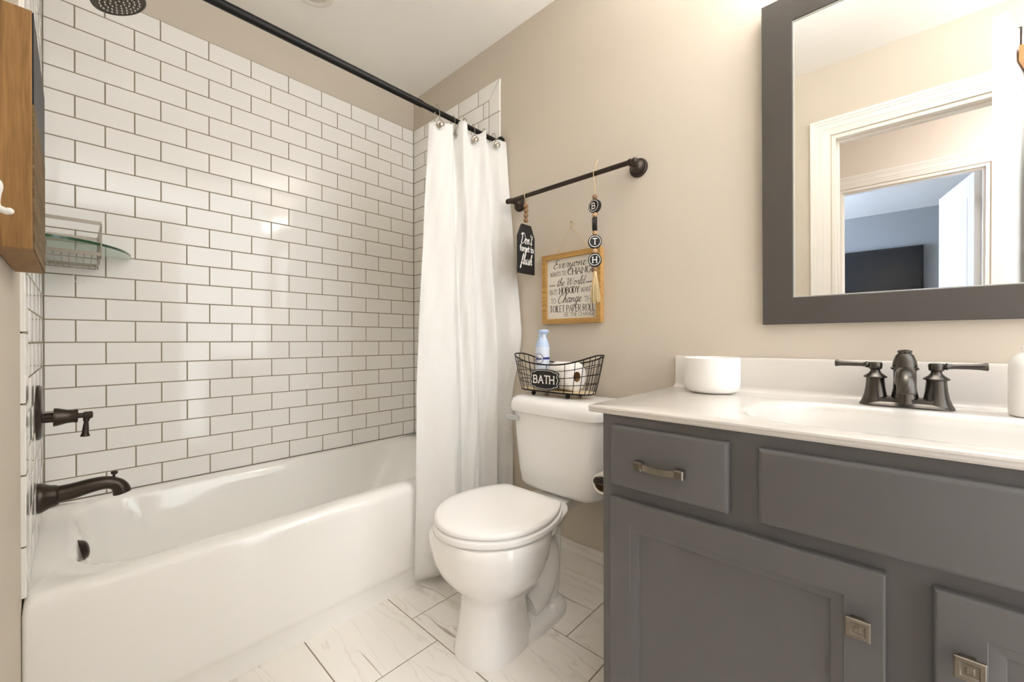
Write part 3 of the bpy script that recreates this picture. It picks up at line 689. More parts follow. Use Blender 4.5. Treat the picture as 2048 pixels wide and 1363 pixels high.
outl = [(.05,-.05)] + [(.05+8.5*cos(rad(-90*i/24)), -.05+11.4*sin(rad(-90*i/24))) for i in range(25)]
q = MB(); q.loft([[Vector((a, c, z)) for a, c in outl] for z in (50.3, 50.62)]); gs = q.build('glass_shelf', 'shelf_glass', cd, smooth=30); gs['label'] = 'clear glass shelf with a green edge'
q = MB(); ed = outl[1:]
q.loft([[Vector((a*1.002, c*1.002, z)) for a, c in ed] for z in (50.3, 50.62)], False, False, closed=False); q.build('edge', 'glass_edge', gs)

# downlight over the tub
dl = thing('shower_downlight', 'white recessed downlight trim in the ceiling above the tub', 'downlight', (29.6, -13.7, CZ))
q = MB(); q.lathe([(3.2,0),(3.15,-.18),(2.8,-.26),(2.4,-.1),(2.3,.0)], (29.6, -13.7, CZ), (0,0,1), 40); q.build('trim_ring', 'downlight_trim', dl)
q = MB(); q.lathe([(2.3,-.03),(1.2,-.08),(.1,-.1)], (29.6, -13.7, CZ), (0,0,1), 32); q.build('lens', 'downlight_glass', dl)

# ================================================================== WOODEN PLAQUE and white hook, left wall
pq = thing('wooden_plaque', 'thick brown wooden plaque on the left wall beside the tub', 'wall plaque', (.5, -40.5, 43.4))
q = MB(); q.box(XL+.05, 1.22, -46.6, -34.0, 43.45, 57.3); q.build('board', 'plaque_wood', pq, smooth=0, bevel=.06)
q = MB(); q.box(1.22, 1.30, -46.5, -34.1, 43.5, 51.9); q.build('rough_face', 'plaque_rough', pq, smooth=0)
q = MB(); q.box(1.22, 1.29, -46.5, -34.1, 51.95, 57.25); q.build('dark_inset', 'black_wood', pq, smooth=0)
hk = thing('robe_hook', 'small white robe hook at the left edge beside the wooden plaque', 'hook', (XL, -52, 45))
q = MB(); q.lathe([(.8,0),(.8,.12),(.3,.25)], (XL, -52, 45.2), (1,0,0), 20); q.build('base', 'hook_white', hk)
q = MB(); q.tube(catmull([(XL+.15,-52,45.2),(.28,-52,45.7),(.42,-52,45.55),(.34,-52,45.0),(.36,-52,44.55),(.62,-52,44.38),(.74,-52,44.4)], 6), .16, 10); q.sphere((.74,-52,44.4), .165, 12); q.build('prong', 'hook_white', hk)

# ================================================================== CURTAIN ROD, RINGS, CURTAIN
RA, RB = Vector((0.0, -28.6, 75.55)), Vector((XR, -29.0, 75.5))
rod_at = lambda x: RA.lerp(RB, (x-RA.x)/(RB.x-RA.x))
rd = thing('shower_rod', 'black tension shower curtain rod across the tub alcove', 'curtain rod', (29, -29, 75.5))
q = MB(); q.tube([RA+Vector((.2,0,0)), rod_at(40.3)], .53, 20); q.build('outer_tube', 'black_metal', rd)
q = MB(); q.tube([rod_at(40.2), RB-Vector((.1,0,0))], .43, 20); q.build('inner_tube', 'black_metal', rd)
for p, ax in ((RA, 1), (RB, -1)):
    q = MB(); q.lathe([(1.15,.02),(1.15,.3),(.6,.7)], p, (ax,0,0), 24); q.build('end_cap', 'black_metal', rd)

TOP = [(41.2,-29.6),(43.2,-30.3),(45.4,-30.2),(46.2,-28.9),(46.8,-28.7),(47.4,-30.5),(48.4,-30.4),(48.9,-28.9),(50.8,-29.4),(52.5,-30.6),(53.4,-29.5),(54.4,-29.2),(55.8,-30.5),(57.6,-30.7)]
MID = [(38.9,-29.9),(41.3,-30.9),(44.2,-31.9),(46.0,-30.8),(46.9,-30.2),(47.9,-31.7),(49.4,-31.6),(50.0,-30.2),(51.6,-30.6),(53.0,-32.6),(54.0,-31.2),(54.8,-31.0),(56.0,-33.6),(57.6,-34.6)]
LOW = [(38.3,-30.2),(40.9,-31.2),(44.0,-32.5),(46.0,-31.4),(46.9,-30.8),(48.0,-32.2),(49.7,-31.9),(50.4,-30.5),(51.9,-30.9),(53.3,-32.6),(54.3,-31.4),(55.1,-30.8),(56.3,-32.0),(57.6,-32.4)]
BOT = [(37.9,-30.3),(40.6,-31.3),(43.6,-32.7),(45.9,-31.7),(46.9,-31.0),(48.1,-32.4),(49.8,-32.1),(50.6,-30.7),(52.0,-31.1),(53.4,-32.6),(54.4,-31.4),(55.2,-30.8),(56.4,-32.0),(57.6,-32.4)]
NS = 9
def plan(P): return [Vector((p.x, p.y, 0)) for p in catmull([(a, c, 0) for a, c in P], NS)]
pl = [plan(P) for P in (TOP, MID, LOW, BOT)]; zk = [74.0, 40.0, 27.0, 1.6]
n_ = len(pl[0]); rows = 64; cb = MB(); vv = []; ff = []; uvs = []
acc = [0.0]
TZK = [(0,72.7),(.08,73.2),(.13,73.6),(.19,74.5),(.235,73.7),(.31,73.6),(.36,75.1),(.44,75.2),(.50,74.0),(.58,74.2),(.64,74.5),(.70,75.4),(.78,74.4),(.86,74.4),(.93,75.0),(1,75.0)]
def top_z(f):
    for (a, za), (c, zc) in zip(TZK, TZK[1:]):
        if f <= c: t_ = (f-a)/(c-a); t_ = t_*t_*(3-2*t_); return za+(zc-za)*t_
    return TZK[-1][1]
for i in range(1, n_): acc.append(acc[-1] + (pl[1][i]-pl[1][i-1]).length*1.15)
for r in range(rows+1):
    z = 74.0 - (74.0-1.6)*r/rows
    for k in range(3):
        if z >= zk[k+1]-1e-6: break
    t = (zk[k]-z)/(zk[k]-zk[k+1]); t = t*t*(3-2*t) if k == 1 else t
    for i in range(n_):
        p = pl[k][i].lerp(pl[k+1][i], t)
        zz = z
        if r < 6: zz += (top_z(i/(n_-1))-74.0)*(1-r/6)
        wob = .10*sin(z*.21+i*.5) + .06*sin(z*.47-i*.9)
        vv.append((p.x+wob*.4, p.y+wob, zz - (.35*(i/n_)*r/rows))); uvs.append((acc[i], z))
for r in range(rows):
    for i in range(n_-1):
        ff.append((r*n_+i, (r+1)*n_+i, (r+1)*n_+i+1, r*n_+i+1))
cb.add(vv, ff); cb.uv = uvs
sc_ = cb.build('shower_curtain', 'waffle_cloth', smooth=180)
md = sc_.modifiers.new('thick', 'SOLIDIFY'); md.thickness = .05*S
tag(sc_, 'white textured shower curtain drawn to the right end of the rod', 'curtain')
RINGS = [(42.7, -30.45, 'silver curtain ring nearest the open left edge of the white curtain', True, 0), (46.6, -29.2, 'second silver curtain ring from the left, turned sideways in a fold', True, 80),
         (50.7, -29.75, 'middle silver curtain ring, above the third fold of the curtain', True, 15), (55.3, -30.5, 'silver curtain ring nearest the right wall on the rod', True, 10),
         (48.4, -30.55, 'silver curtain ring on the narrow fold left of the middle ring', False, 0), (53.0, -30.4, 'silver curtain ring on the fold right of the middle ring', False, 0)]
for x, y, lab, btn, ang in RINGS:
    rp = rod_at(x); z = 72.7 + (x-42.7)*.09
    z += 0; rg = thing('curtain_ring', lab, 'curtain ring', (x, y, 73.2), 'curtain rings on the rod')
    u = Vector((sin(rad(ang))*.3, -1, 0)).normalized()
    q = MB(); pts = []
    for i in range(24):
        a = 2*pi*i/24
        pts.append(Vector((x, (rp.y+y)/2, (rp.z+.62+z)/2)) + Vector((0, .5*cos(a)*max(.72, abs(rp.y-y)*.5+.55), (rp.z+.66-z)/2*sin(a))))
    q.tube(pts, .06, 8, closed=True); q.build('loop', 'nickel', rg)
    if btn:
        nn = Vector((-.5, -.86, 0)).normalized() if ang < 45 else Vector((.85, -.5, 0)).normalized()
        q = MB(); q.lathe([(.62,.02),(.62,.1),(.5,.16),(.42,.12),(.34,.12),(.3,.22),(.12,.3),(.05,.31)], Vector((x, y-.15, z-.15))+nn*.12, nn, 28); q.build('button', 'nickel', rg)

# ================================================================== TOWEL BAR and hangings
tb = thing('towel_bar', 'dark bronze towel bar on the beige wall above the toilet', 'towel bar', (56.8, -45.3, 61.6))
BZ, BXx = 62.85, 55.5
q = MB(); q.tube([(BXx,-33.4,BZ),(BXx,-57.2,BZ)], .36, 20); q.build('bar', 'bronze', tb)
for y in (-33.9, -56.7):
    q = MB(); q.lathe([(1.35,.0),(1.35,.22),(1.2,.42),(1.05,.45),(1.0,.62),(.62,.85),(.42,1.2),(.38,1.9),(.46,2.2),(.5,2.5),(.46,2.8),(.3,3.05),(.05,3.1)], (XW, y, BZ), (-1,0,0), 32); q.build('post', 'bronze', tb)
for y, d in ((-33.4, 1), (-57.2, -1)):
    q = MB(); q.sphere((BXx, y+d*.1, BZ), .48, 16); q.build('finial', 'bronze', tb)

# black tag: hangs square to the wall, its face towards the room
tg = thing('flush_tag', 'black wooden tag with white script hanging by beads from the towel bar', 'hanging sign', (55.4, -37.6, 49))
ty = -37.6
q = MB(); outl = [(-2.1,0),(2.1,0),(2.1,5.75),(1.05,8.4),(-1.15,8.4),(-2.1,7.0)]
outl = [(-2.12,0),(2.12,0),(2.12,6.3),(1.15,8.35),(-1.15,8.35),(-2.12,6.3)]
TZ = 49.45; TXc = 55.35
q.prism(outl, (TXc, ty+.2, TZ), (1,0,0), (0,0,1), (0,-1,0), 0, .4); q.build('board', 'black_wood', tg, smooth=0, bevel=.04)
q = MB(); A = ((1,0,0), (0,0,1), (0,-1,0)); yy = ty-.2
text(q, "Don't", 'script', (TXc-.1, yy, TZ+5.05), *A, 1.75, 2.9, .085, align='c')
text(q, "forget to", 'slab', (TXc, yy, TZ+3.75), *A, 1.0, 3.5, .15, .2, 'c')
text(q, "flush", 'script', (TXc-.1, yy, TZ+1.55), *A, 1.7, 2.9, .09, align='c')
q.build('lettering', 'white_ink', tg, smooth=0)
for i in range(4):
    q = MB(); q.sphere((TXc, ty, TZ+9.15+i*.82), .42, 16); q.build('bead', 'bead_wood', tg)
q = MB(); q.tube([(TXc,ty,TZ+8.0),(TXc,ty,TZ+12.2)], .045, 6)
for s_ in (-1, 1): q.tube(catmull([(TXc,ty,TZ+12.1),(BXx+.42*s_,ty,BZ-.5),(BXx+.44*s_,ty+.03,BZ),(BXx+.2*s_,ty,BZ+.42),(BXx-.1*s_,ty,BZ+.44)], 5), .045, 6)
q.tube(catmull([(BXx,ty,BZ+.42),(BXx-.2,ty+.2,BZ+.9),(BXx-.5,ty+.6,BZ+1.1)], 5), .05, 6); q.tube(catmull([(BXx,ty,BZ+.42),(BXx+.1,ty-.2,BZ+.8),(BXx+.3,ty-.5,BZ+.7)], 5), .05, 6)
q.build('twine', 'twine', tg)

# letter-bead garland
gl = thing('bath_garland', 'beaded garland of black letter discs with a tassel, hanging from the towel bar', 'garland', (55.5, -51.1, 43.7))
gx, gy = 55.45, -51.05
camv = Vector((2.88-gx, -83.02-gy, 0)).normalized()
def disc(z, face, letter, th=.62, r=1.0):
    face = Vector(face).normalized(); c = Vector((gx, gy, z))
    q = MB(); q.lathe([(r*.93,-th/2),(r,-th/2+.06),(r,th/2-.06),(r*.93,th/2)], c, face, 32)
    d = q.build('letter_disc', 'black_wood', gl)
    q = MB(); u = Vector((0,0,1)).cross(face).normalized(); w = Vector((0,0,1)); f = c+face*(th/2)
    for k in range(36):
        a0, a1 = 2*pi*k/36, 2*pi*(k+1)/36
        q.add([f+face*.02+(u*cos(a)+w*sin(a))*rr for a, rr in ((a0,r*.76),(a1,r*.76),(a1,r*.84),(a0,r*.84))], [(0,1,2,3)])
    text(q, letter, 'slab', f-w*.42*r, u, w, face, .84*r, .56*r if letter != 'A' else .6*r, .15, .2, 'c')
    q.build('lettering', 'white_ink', d, smooth=0)
perp = Vector((0,0,1)).cross(camv)
disc(58.0, camv*.80-perp*.60, 'B'); disc(55.35, perp*1.0+camv*.05, 'A', .72); disc(52.72, camv+perp*.05, 'T'); disc(50.0, camv-perp*.08, 'H')
for z, m_ in ((59.35, 'bead_wood'), (56.7, 'bead_pale'), (54.05, 'bead_pale'), (51.37, 'bead_pale'), (48.62, 'bead_wood')):
    q = MB(); q.sphere((gx, gy, z), .40, 16); q.build('bead', m_, gl)
q = MB(); q.tube([(gx,gy,48.2),(gx,gy,59.6)], .04, 6)
for s_ in (-1, 1): q.tube(catmull([(gx,gy,59.6),(BXx+.2*s_,gy,61.3),(BXx+.44*s_,gy,BZ-.2),(BXx+.4*s_,gy,BZ+.25),(BXx,gy,BZ+.46),(BXx,gy-.1,BZ+.9),(BXx+.1*s_,gy-.12,BZ+1.5)], 5), .05, 6)
q.tube(catmull([(BXx,gy-.1,BZ+1.2),(BXx+.1,gy-.3,BZ+1.8),(BXx+.1,gy-.45,BZ+2.05)], 4), .09, 6)
q.build('twine', 'twine', gl)
q = MB(); q.lathe([(.26,0),(.32,-.3),(.3,-.9),(.36,-1.0)], (gx,gy,48.35), (0,0,1), 14)
for i in range(46):
    a = 2.4*i; r1 = .22*math.sqrt(i/46)+.05; r2 = .78*math.sqrt((i+.5)/46)
    L_t = 4.5+random.uniform(-.3, .25)
    q.tube(catmull([(gx+r1*cos(a),gy+r1*sin(a),47.5),(gx+(r1*.4+r2*.6)*cos(a),gy+(r1*.4+r2*.6)*sin(a)*.9,46.2),(gx+r2*cos(a+.05),gy+r2*sin(a+.05)-.05,48.3-L_t)], 4), .07, 5)
q.build('tassel', 'twine', gl)

# ================================================================== FRAMED SIGN
fs = thing('framed_sign', 'wood-framed white sign with dark lettering hung on twine above the toilet', 'sign', (57.6, -45.3, 40.8))
fy0, fy1, fz0, fz1 = -39.65, -51.0, 40.85, 52.4
XF = 57.1                           # front of the frame
q = MB(); wd = .82
out4 = [(fy0,fz0),(fy1,fz0),(fy1,fz1),(fy0,fz1)]; in4 = [(fy0-wd,fz0+wd),(fy1+wd,fz0+wd),(fy1+wd,fz1-wd),(fy0-wd,fz1-wd)]
for i in range(4):
    j = (i+1) % 4
    q.loft([[Vector((x, a, c)) for a, c in (out4[i], out4[j], in4[j], in4[i])] for x in (XW-.02, XF)])
q.build('frame', 'sign_pine', fs, smooth=0, bevel=.03)
XP = 57.62
q = MB(); q.box(XP, XW-.05, fy1+.3, fy0-.3, fz0+.3, fz1-.3); q.build('panel', 'sign_panel', fs, smooth=0)
q = MB(); A = ((0,-1,0), (0,0,1), (-1,0,0))
PH = fz1-fz0-2*wd; PW = (fy0-fy1)-2*wd
def at_(fx, fzz): return (XP, fy0-wd-PW*fx, fz1-wd-PH*fzz)
text(q, 'Everyone', 'script', at_(.13, .155), *A, 1.35, PW*.66, .075)
text(q, 'WANTS TO', 'slab', at_(.065, .285), *A, .72, PW*.33, .085, .16)
text(q, 'CHANGE', 'sans', at_(.435, .285), *A, 1.0, PW*.52, .17, .2, contrast=.55)
text(q, 'the World', 'script', at_(.20, .455), *A, 1.25, PW*.56, .07)
text(q, 'BUT', 'slab', at_(.06, .585), *A, .72, PW*.15, .085, .18)
text(q, 'NOBODY', 'sans', at_(.255, .585), *A, 1.0, PW*.40, .17, .2, contrast=.55)
text(q, 'WANTS', 'slab', at_(.69, .585), *A, .74, PW*.26, .085, .16)
text(q, 'TO', 'slab', at_(.08, .735), *A, .74, PW*.10, .085, .2)
text(q, 'Change', 'script', at_(.22, .735), *A, 1.4, PW*.48, .075)
text(q, 'THE', 'slab', at_(.755, .735), *A, .74, PW*.18, .085, .18)
text(q, 'TOILET PAPER ROLL', 'sans', at_(.06, .885), *A, 1.02, PW*.89, .125, .22, contrast=.5)
text(q, 'BE THE CHANGE', 'slab', at_(.955, .965), *A, .62, PW*.59, .085, .16, 'r')
for f0, sg in ((.05, 1), (.79, 1)):      # little feather ornaments either side of the third line
    for k in range(6):
        o_ = Vector(at_(f0+k*.024, .435)); dn = Vector((0,-1,0))
        c_ = o_ + Vector((-.03, 0, 0)); u2, v2 = Vector((0,-.10,.0)), Vector((0,-.06,.16 if k < 5 else .1))
        q.obox(c_, v2*.9, u2*.28, Vector((-.004,0,0)))
    q.obox(Vector(at_(f0+.065, .437))+Vector((-.03,0,0)), (0,-.62,0), (0,0,.02), (-.004,0,0))
q.build('lettering', 'dark_ink', fs, smooth=0)
q = MB(); q.tube([(57.9,-42.2,fz1-.1),(57.75,-45.3,56.7)], .045, 6); q.tube([(57.75,-45.35,56.7),(57.9,-48.6,fz1-.1)], .045, 6)
q.tube(catmull([(57.7,-45.3,56.2),(57.7,-45.55,56.9),(57.7,-45.3,57.5),(57.7,-45.1,56.9),(57.7,-45.35,56.3)], 5), .06, 6); q.build('twine', 'twine', fs)
q = MB(); q.lathe([(.05,0),(.05,.55),(.12,.56),(.12,.62)], (XW,-45.32,57.2), (-1,0,.2), 10); q.build('nail', 'aged_nickel', fs)

# ================================================================== TOILET
to = thing('toilet', 'white two-piece toilet with its lid down between curtain and vanity', 'toilet', (45, -46.3, 0))
cy = -46.3
def egg(xf, xb, hw, z, e=2.2, n=56, back=3.2, taper=0.0):
    """outline: rounded front towards -X, squarer back"""
    xm = xf + hw*1.02 if xb-xf > hw*1.9 else (xf+xb)/2
    tp = taper
    out = []
    for i in range(n):
        t = 2*pi*i/n; c, s_ = cos(t), sin(t); ee = e if c < 0 else back
        x = abs(c)**(2/ee); y = abs(s_)**(2/ee)*(1 if s_ >= 0 else -1)
        out.append(Vector((xm + ((xb-xm)*x if c >= 0 else -(xm-xf)*x), cy+hw*y*(1-(tp*x**1.6 if c > 0 else 0)), z)))
    return out
q = MB()
q.loft([egg(33.75,44.2,3.9,0), egg(33.7,44.1,3.95,.4), egg(33.95,43.6,3.85,1.4), egg(34.5,43.0,3.6,4), egg(34.75,42.8,3.5,5.8), egg(34.7,43.2,3.75,6.9), egg(34.2,44.0,4.5,7.8), egg(33.2,45.0,5.6,8.8, back=2.6, taper=.34),
        egg(32.2,46.0,6.6,10.1, back=2.6, taper=.34), egg(31.5,46.6,7.15,11.6, back=2.6, taper=.34), egg(31.15,47.0,7.4,13.1, back=2.6, taper=.34), egg(31.05,47.2,7.45,14.1, back=2.6, taper=.34), egg(31.15,47.4,7.35,14.8, back=2.6, taper=.34), egg(31.4,47.4,7.2,15.15, back=2.6, taper=.34), egg(32.2,46.8,6.3,15.2, back=2.6, taper=.34)], True, True)
# rear deck that carries the tank
dk = lambda z, g=0: [Vector((a, cy+c, z)) for a, c in ((44,-6.2+g),(48.4,-4.75+g),(49.3,-4.2+g),(50.2,-3.2+g),(56.5,-3.2+g),(56.5,3.2-g),(50.2,3.2-g),(49.3,4.2-g),(48.4,4.75-g),(44,6.2-g))]
q.loft([dk(12.6, 1.6), dk(13.6, .5), dk(14.6), dk(14.95), dk(15.08, .12)], True, True)
# trapway and foot
q.tube(catmull([(42.0,cy,9.4),(45.6,cy,10.6),(48.0,cy,8.8),(48.4,cy,5.6),(46.9,cy,3.4),(44.2,cy,2.4)], 8), lambda t: 2.75-.1*t, 22)
q.tube(catmull([(49.9,cy,14.2),(50.0,cy,10.5),(49.8,cy,6),(49.0,cy,1.2)], 8), lambda t: 2.0+.1*t, 20)
ft_ = lambda z, g: superell(45.2, cy, 6.0-g, 3.95-g, z, 3.4, 56)
q.loft([ft_(0, 0), ft_(.7, 0), ft_(1.15, .15), ft_(1.35, .5), ft_(1.5, 1.6)], True, True)
q.build('bowl', 'porcelain', to, smooth=50)
for sg in (-1, 1):
    q = MB(); q.lathe([(.62,1.2),(.6,1.7),(.45,2.0),(.2,2.15),(.05,2.17)], (47.2, cy+sg*3.1, 0), (0,0,1), 20); q.build('bolt_cap', 'seat_plastic', to)
LIDH = [(46.75,0),(46.75,2.5),(46.72,4.5),(46.5,4.95),(46.0,5.35),(44.8,6.05),(43,6.75),(41,7.18),(39,7.28),(37,7.0),(35,6.15),(33.4,4.9),(32.2,3.3),(31.45,1.7),(31.2,0)]
def seat_line(g, z, grow=0.0):
    h_ = [(p.x, p.y) for p in catmull([(a, c, 0) for a, c in LIDH], 4)]
    cx_ = 39.2; kx = (7.8-g+grow)/7.8; ky = (7.28-g+grow)/7.28
    pts = h_ + [(a, -c) for a, c in h_[-2:0:-1]]
    return [Vector((cx_+(a-cx_)*kx, cy-c*ky, z)) for a, c in pts]
q = MB(); so = lambda g, z: seat_line(g, z, .18)
q.loft([so(.7,15.21), so(.6,15.36), so(.06,15.40), so(0,15.65), so(.06,15.98), so(.4,16.12)], True, True); q.build('seat', 'seat_plastic', to, smooth=50)
q = MB(); li = lambda g, z: seat_line(g, z)
q.loft([li(.75,16.12), li(.6,16.32), li(.04,16.36), li(0,16.6), li(.08,16.82), li(.4,16.98), li(1.6,17.08), li(4,17.12)], True, True); q.build('lid', 'seat_plastic', to, smooth=50)
for sg in (-1, 1):
    q = MB(); q.loft([rrect(46.4, 47.7, cy+sg*2.9-.7, cy+sg*2.9+.7, .3, z, 4) for z in (15.0, 15.9)] + [rrect(46.6, 47.5, cy+sg*2.9-.55, cy+sg*2.9+.55, .3, 16.15, 4)]); q.build('hinge', 'seat_plastic', to)
# tank: tapered with a bowed front
ty0 = -46.65
def tk(hw, xf, bow, z, r=1.2, xb=57.4, n=20):
    pts = []
    for i in range(n+1):          # bowed front, left to right
        s_ = -1+2*i/n
        pts.append(Vector((xf + bow*abs(s_)**2.6 + (1.7*max(0, abs(s_)-.86)/.14 if abs(s_) > .86 else 0), ty0 - s_*hw, z)))
    return pts + [Vector((xb, ty0-hw*1.0, z)), Vector((xb, ty0+hw*1.0, z))]
q = MB()
q.loft([tk(6.0,51.6,.6,15.3), tk(6.9,50.7,.7,15.55), tk(7.35,50.35,.7,16.2), tk(7.7,50.2,.75,18), tk(8.2,50.0,.8,22), tk(8.6,49.85,.8,27.0)], True, True)
q.build('tank', 'porcelain', to, smooth=50)
q = MB(); q.loft([tk(8.75,49.75,.8,26.95), tk(9.0,49.4,.8,27.1), tk(9.05,49.3,.8,27.6), tk(9.0,49.4,.8,28.4), tk(8.8,49.7,.8,29.0), tk(8.3,50.4,.8,29.35), tk(7.4,51.5,.6,29.5)], True, True)
q.build('tank_lid', 'porcelain', to, smooth=50)
q = MB(); q.lathe([(.42,0),(.42,.25),(.3,.4)], (50.6, -39.0, 26.1), (-1,.35,0), 16)
q.obox((49.75, -39.6, 26.05), Vector((.1,-1.35,-.05)), Vector((.14,.0,0)), Vector((0,.0,.4))); q.build('flush_lever', 'chrome', to, smooth=30, bevel=.08)

# ================================================================== BASKET ON THE TANK
bk = thing('wire_basket', 'black wire basket with a black plate, standing on the toilet tank', 'basket', (53.9, -45.1, 29.5))
bcx, bcy = 53.9, -45.1
def ring_at(t, n=72):
    """t 0 = floor, 1 = rim; tub-like oval, ends rise"""
    out = []
    for i in range(n):
        a = 2*pi*i/n; c, s_ = cos(a), sin(a)
        hx = 2.05+.55*t; hy = 6.5+1.35*(t**.8)
        x = abs(c)**(2/3.2)*(1 if c >= 0 else -1)*hx; y = abs(s_)**(2/3.2)*(1 if s_ >= 0 else -1)*hy
        z = 30.25 + t*(4.15 + 1.55*abs(y/hy)**2.2)
        out.append(Vector((bcx+x, bcy+y, z)))
    return out
q = MB(); q.tube(ring_at(1), .11, 8, closed=True); q.tube(ring_at(0), .11, 8, closed=True)
for t in (.27, .52, .77): q.tube(ring_at(t), .055, 6, closed=True)
cols = [ring_at(k/6) for k in range(7)]
for i in range(0, 72, 3): q.tube([c_[i] for c_ in cols], .055, 6)
q.build('wire_frame', 'basket_wire', bk)
q = MB(); q.loft([[Vector((p.x*1.0, p.y, z)) for p in ring_at(0)] for z in (30.15, 30.45)]); q.build('floor_board', 'basket_board', bk, smooth=0)
for x in (52.2, 55.6):
    for y in (-41.9, -48.4):
        q = MB(); q.sphere((x, y, 29.86), .36, 16); q.build('foot', 'basket_wire', bk)
# BATH plate
q = MB(); px, py_, pz = 51.45, -44.6, 32.15
hw_, hh_ = 2.85, 1.5
ol = []
for sx, sy in ((1,1),(-1,1),(-1,-1),(1,-1)):
    base = [(hw_*.55, hh_*.98), (hw_*.72, hh_*.82), (hw_*.9, hh_*.78), (hw_*.98, hh_*.6), (hw_*.92, hh_*.4)]
    seq = base if sx*sy < 0 else base[::-1]
    mids = [(a*sx, c*sy) for a, c in (base if (sx, sy) in ((-1,1),(1,-1)) else base[::-1])]
    ol.append(mids)
outl2 = []
top_c = (0, hh_*1.06); bot_c = (0, -hh_*1.06)
outl2 = [(hw_*1.0, 0)] + ol[0] + [top_c] + ol[1] + [(-hw_, 0)] + ol[2] + [bot_c] + ol[3]
outl2 = [(p.x, p.y) for p in catmull([(a, c, 0) for a, c in outl2], 5, True)]
q.prism(outl2, (px, py_, pz), (0,-1,0), (0,0,1), (-1,0,0), -.1, .08); pt = q.build('name_plate', 'black_wood', bk, smooth=30)
q = MB(); U, V, N = Vector((0,-1,0)), Vector((0,0,1)), Vector((-1,0,0)); O = Vector((px,py_,pz))
for i in range(len(outl2)):
    a, c_ = outl2[i], outl2[(i+1) % len(outl2)]
    q.add([O+U*(p[0]*k_)+V*(p[1]*(k_-.03))+N*.10 for p, k_ in ((a,.90),(c_,.90),(c_,.94),(a,.94))], [(0,1,2,3)])
text(q, 'BATH', 'slab', O-U*.06-V*.55+N*.08, U, V, N, 1.12, 3.9, .17, .24, 'c'); q.build('lettering', 'white_ink', pt, smooth=0)
# toilet rolls
def paper_roll(name, label, c, axis, r_out, r_in, length):
    tr = thing(name, label, 'toilet paper', c); c = Vector(c); ax = Vector(axis).normalized()
    q = MB(); q.lathe([(r_in,-length/2),(r_out-.12,-length/2),(r_out,-length/2+.12),(r_out,length/2-.12),(r_out-.12,length/2),(r_in,length/2)], c, ax, 40, cap=False); q.build('paper', 'tissue', tr, smooth=50)
    q = MB(); q.lathe([(r_in,-length/2),(r_in,length/2)], c, ax, 32, cap=False); q.lathe([(r_in-.04,-length/2),(r_in-.04,length/2)], c, ax, 32, cap=False); q.build('core', 'cardboard', tr)
    return tr
paper_roll('toilet_roll', 'white toilet roll lying in the wire basket on the tank', (54.0, -46.95, 32.65), (.12, 1, 0), 2.2, .78, 4.1)
# air freshener spray
sb = thing('spray_bottle', 'pale blue air freshener spray bottle standing in the wire basket', 'spray bottle', (54.2, -42.1, 30.45))
bc = Vector((54.2, -42.1, 30.45))
q = MB(); q.lathe([(.95,0),(1.1,.1),(1.14,.4),(1.14,6.45),(1.1,6.6)], bc, (0,0,1), 32); q.build('can', 'spray_blue', sb)
cv = Vector((2.88-bc.x, -83.02-bc.y, 0)).normalized(); pv = Vector((0,0,1)).cross(cv)
q = MB(); q.lathe([(1.12,6.6),(1.1,6.75),(1.0,7.2),(.82,7.7),(.66,8.15)], bc, (0,0,1), 32)
q.loft([[bc+Vector((0,0,z))+pv*(.78*cos(t_)*w_+sd_)+cv*(.66*sin(t_)*w_+sh_) for t_ in [2*pi*i/24 for i in range(24)]] for z, w_, sh_, sd_ in ((8.1,.84,0,0),(8.45,.82,.05,.03),(8.75,.92,.12,.08),(8.98,1.12,.2,.14),(9.2,1.12,.24,.16),(9.36,.95,.24,.14),(9.42,.6,.2,.1))])
q.build('trigger_cap', 'spray_cap', sb, smooth=50)
q = MB(); q.obox(bc+cv*.70+pv*.25+Vector((0,0,7.95)), pv*.17, cv*-.10, Vector((0,0,.62))); q.build('trigger', 'label_white', sb, smooth=0, bevel=.05)
def on_can(a, z, r=1.155): d = cv*cos(a)+pv*sin(a); return bc+d*r+Vector((0,0,z))
q = MB()
q.loft([[on_can(.05+1.5*i/16, z) for i in range(17)] for z in (4.62, 4.98)], False, False, closed=False); q.build('label_band', 'label_navy', sb)
q = MB(); cen = -.5
NLB = 28
q.add([on_can(cen+.60*cos(2*pi*i/NLB), 4.75+.80*sin(2*pi*i/NLB), 1.17) for i in range(NLB)] + [on_can(cen, 4.75, 1.20)], [(i, (i+1) % NLB, NLB) for i in range(NLB)]); lb = q.build('label', 'label_white', sb, smooth=0)
q = MB()
for i in range(NLB):
    a0, a1 = 2*pi*i/NLB, 2*pi*(i+1)/NLB
    q.add([on_can(cen+.60*k_*cos(a), 4.75+.80*k_*sin(a), 1.205) for a, k_ in ((a0,.9),(a1,.9),(a1,1.02),(a0,1.02))], [(0,1,2,3)])
fo_ = on_can(cen, 4.6, 1.235); fn = (cv*cos(cen)+pv*sin(cen)).normalized(); fu = Vector((0,0,1)).cross(fn)
text(q, 'febreze', 'script', fo_-fu*.55, fu, (0,0,1), fn, .42, 1.05, .18); q.build('lettering', 'label_navy', lb, smooth=0)

# ================================================================== VANITY
vn = thing('vanity_cabinet', 'dark gray painted vanity cabinet with drawer and doors under the white counter', 'cabinet', (46, -84.5, 0))
FX = 36.42; VY0, VY1 = -63.5, -105.6; VZ = 31.35
q = MB()
q.box(FX+.75, 57.9, VY0-.7, VY0, 0, VZ); q.box(FX+.75, 57.9, VY1, VY1+.7, 0, VZ)          # sides
q.box(FX+.75, 57.9, VY1+.7, VY0-.7, 4.2, 4.9); q.box(57.4, 57.9, VY1+.7, VY0-.7, 4.9, VZ)
q.box(FX+3.2, FX+3.9, VY1+.7, VY0-.7, 0, 4.2)
